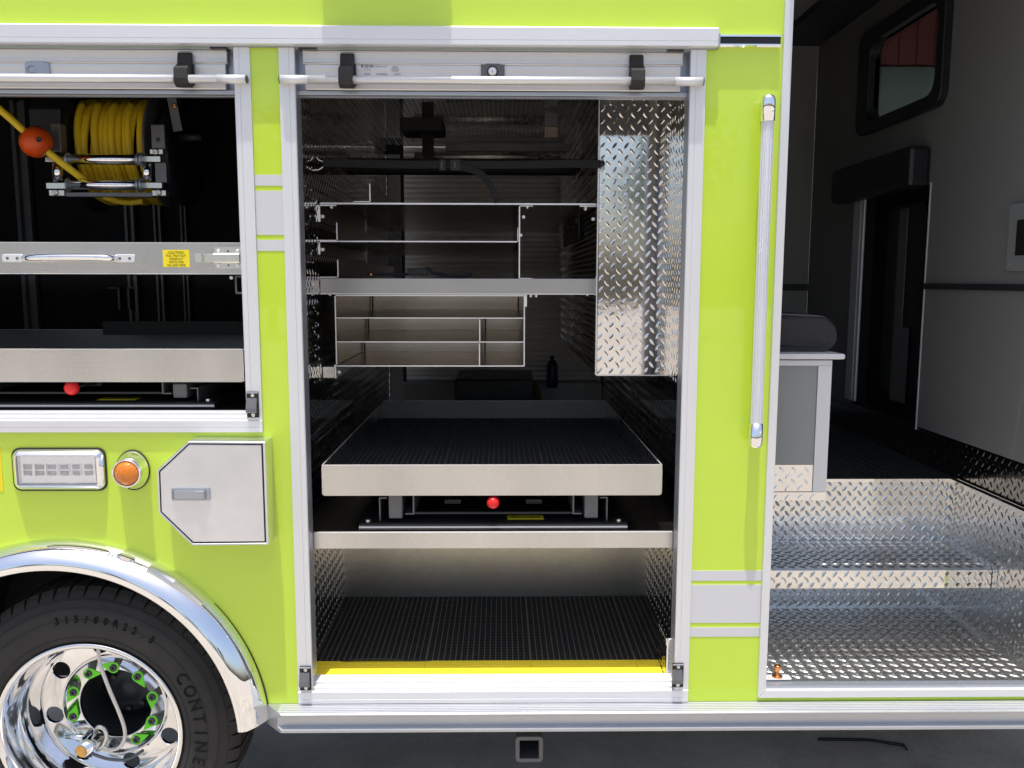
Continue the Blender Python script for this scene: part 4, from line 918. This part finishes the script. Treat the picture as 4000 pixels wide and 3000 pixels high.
for i, (yy, k) in enumerate(((0, .86), (.01, .95), (.04, 1), (.36, 1), (.39, .95), (.40, .86))):
    P = rrect(X0-.3, xx1, zc0, zc1, .055, 8); cxx, czz = (X0-.3+xx1)/2, zc0
    P = [(cxx+(x-cxx)*(1-(1-k)*.2), czz+(z-czz)*k - max(0, (x-1.0))*0.10*(1 if z > zc0+.05 else 0)) for x, z in P]; L.append([(max(x, X0+.001), cyy+yy, z) for x, z in P])
n = len(L[0]); vs = [v for l in L for v in l]
mb.add(vs, [(k*n+i, k*n+(i+1) % n, (k+1)*n+(i+1) % n, (k+1)*n+i) for k in range(len(L)-1) for i in range(n)], True)
mb.add(vs, [tuple(range(n-1, -1, -1)), tuple(range((len(L)-1)*n, len(L)*n))]); build(mb, 'cushion_pad', m_vinyl, cu)

# cushion seam
build(MB().tube([(X0+.02, cyy-.001, zc0+.02), (xx1-.06, cyy-.001, zc0+.02), (xx1-.02, cyy+.004, zc0+.035)], .003, 8), 'piping', m_black, cu)
# door striker plate with copper pin on the lower step
zp = Z1+.003
a_ = at(2997, 2688, .035); 
sp_ = build(MB().pz(rrect(.893, .985, .033, .068, .006), zp, zp+.004), 'striker_plate', m_alu, T, .001)
build(MB().lathe([(1e-4, .045), (.010, .045), (.0115, .042), (.0115, .034), (.0085, .032), (.0085, .010), (.017, .008), (.0175, .0042), (1e-4, .0042)], (.940, .052, zp), 'Z', 24), 'striker_pin', m_copper, sp_)
for x_ in (.905, .972): build(MB().lathe([(1e-4, .0062), (.006, .005), (.0075, .0042)], (x_, .052, zp), 'Z', 14), 'screw', m_edge, sp_)

# ================================================================== OUTSIDE
st = thing('cable_tie', 'bent black cable tie lying on the ground under the truck', 'cable tie')
def gp(x, y):
    r = ray(x, y); v = r*(GZ/r.z); return (v.x, v.y-D, GZ+.006)
build(MB().tube(smooth_path([gp(3195, 2892), gp(3300, 2893), gp(3400, 2896), gp(3480, 2908), gp(3533, 2915)]), [.007]*33, 8).tube([gp(3528, 2912), gp(3543, 2934)], .004, 6), 'tie_strip', m_black, st)
# building seen through the cab window and reflected surroundings
bd = thing('workshop_building', 'building with red cladding above a grey green wall seen through the cab window', 'building')
by = 12.0
sbox('lower_wall', m_gwall, bd, 4, 22, by, by+4, GZ, PZ(256, by, 3600)-.02)
zz0 = PZ(256, by, 3600)
rb = MB()
for k in range(60): rb.box(4+.3*k, 4.26+.3*k, by-.05, by+4, zz0, zz0+4)
rb.box(4, 22, by-.02, by+4, zz0, zz0+4); build(rb, 'red_cladding', m_redwall, bd)
sbox('eaves', m_gsteel, bd, 3.9, 22.1, by-.2, by+4.1, zz0+4.001, zz0+4.12)
def tree(x, y, h, label):
    t = thing('tree', label, 'tree', group='trees across the yard')
    tr = MB().tube([(x, y, GZ), (x+.1, y, GZ+h*.35), (x-.05, y+.1, GZ+h*.7)], [.22, .15, .06], 8)
    for k in range(5):
        a = k*1.26; tr.tube([(x+.05, y, GZ+h*.35+.2*k), (x+math.cos(a)*h*.2, y+math.sin(a)*h*.2, GZ+h*.6+.15*k)], [.07, .02], 6)
    build(tr, 'trunk', m_bark, t); cr_ = MB(); rnd = random.Random(int(x*10))
    for k in range(1300):
        c_ = k % 14; cc = Vector((x+math.cos(c_*2.4)*h*.2*((c_ % 3)/2), y+math.sin(c_*2.4)*h*.2*((c_ % 3)/2), GZ+h*(.5+.035*c_)))
        d = Vector((rnd.gauss(0, 1), rnd.gauss(0, 1), rnd.gauss(0, .8))).normalized()*h*.15*rnd.random()**.4; p = cc+d
        u = Vector((rnd.gauss(0, 1), rnd.gauss(0, 1), rnd.gauss(0, 1))).normalized()*.13; v = u.orthogonal().normalized()*.10
        cr_.add([p-u, p+v, p+u, p-v], [(0, 1, 2, 3)])
    build(cr_, 'crown', m_leaf, t)
for i, (x, y, h) in enumerate(((-16, -24, 6.5), (-8, -27, 7.5), (-1, -25, 5.5), (6, -28, 8), (13, -24, 6), (20, -26, 7))):
    tree(x, y, h, ['green tree at the far left of the yard row', 'second green tree of the yard row', 'shortest green tree of the yard row', 'tallest green tree of the yard row', 'fifth green tree of the yard row', 'green tree at the far right of the yard row'][i])
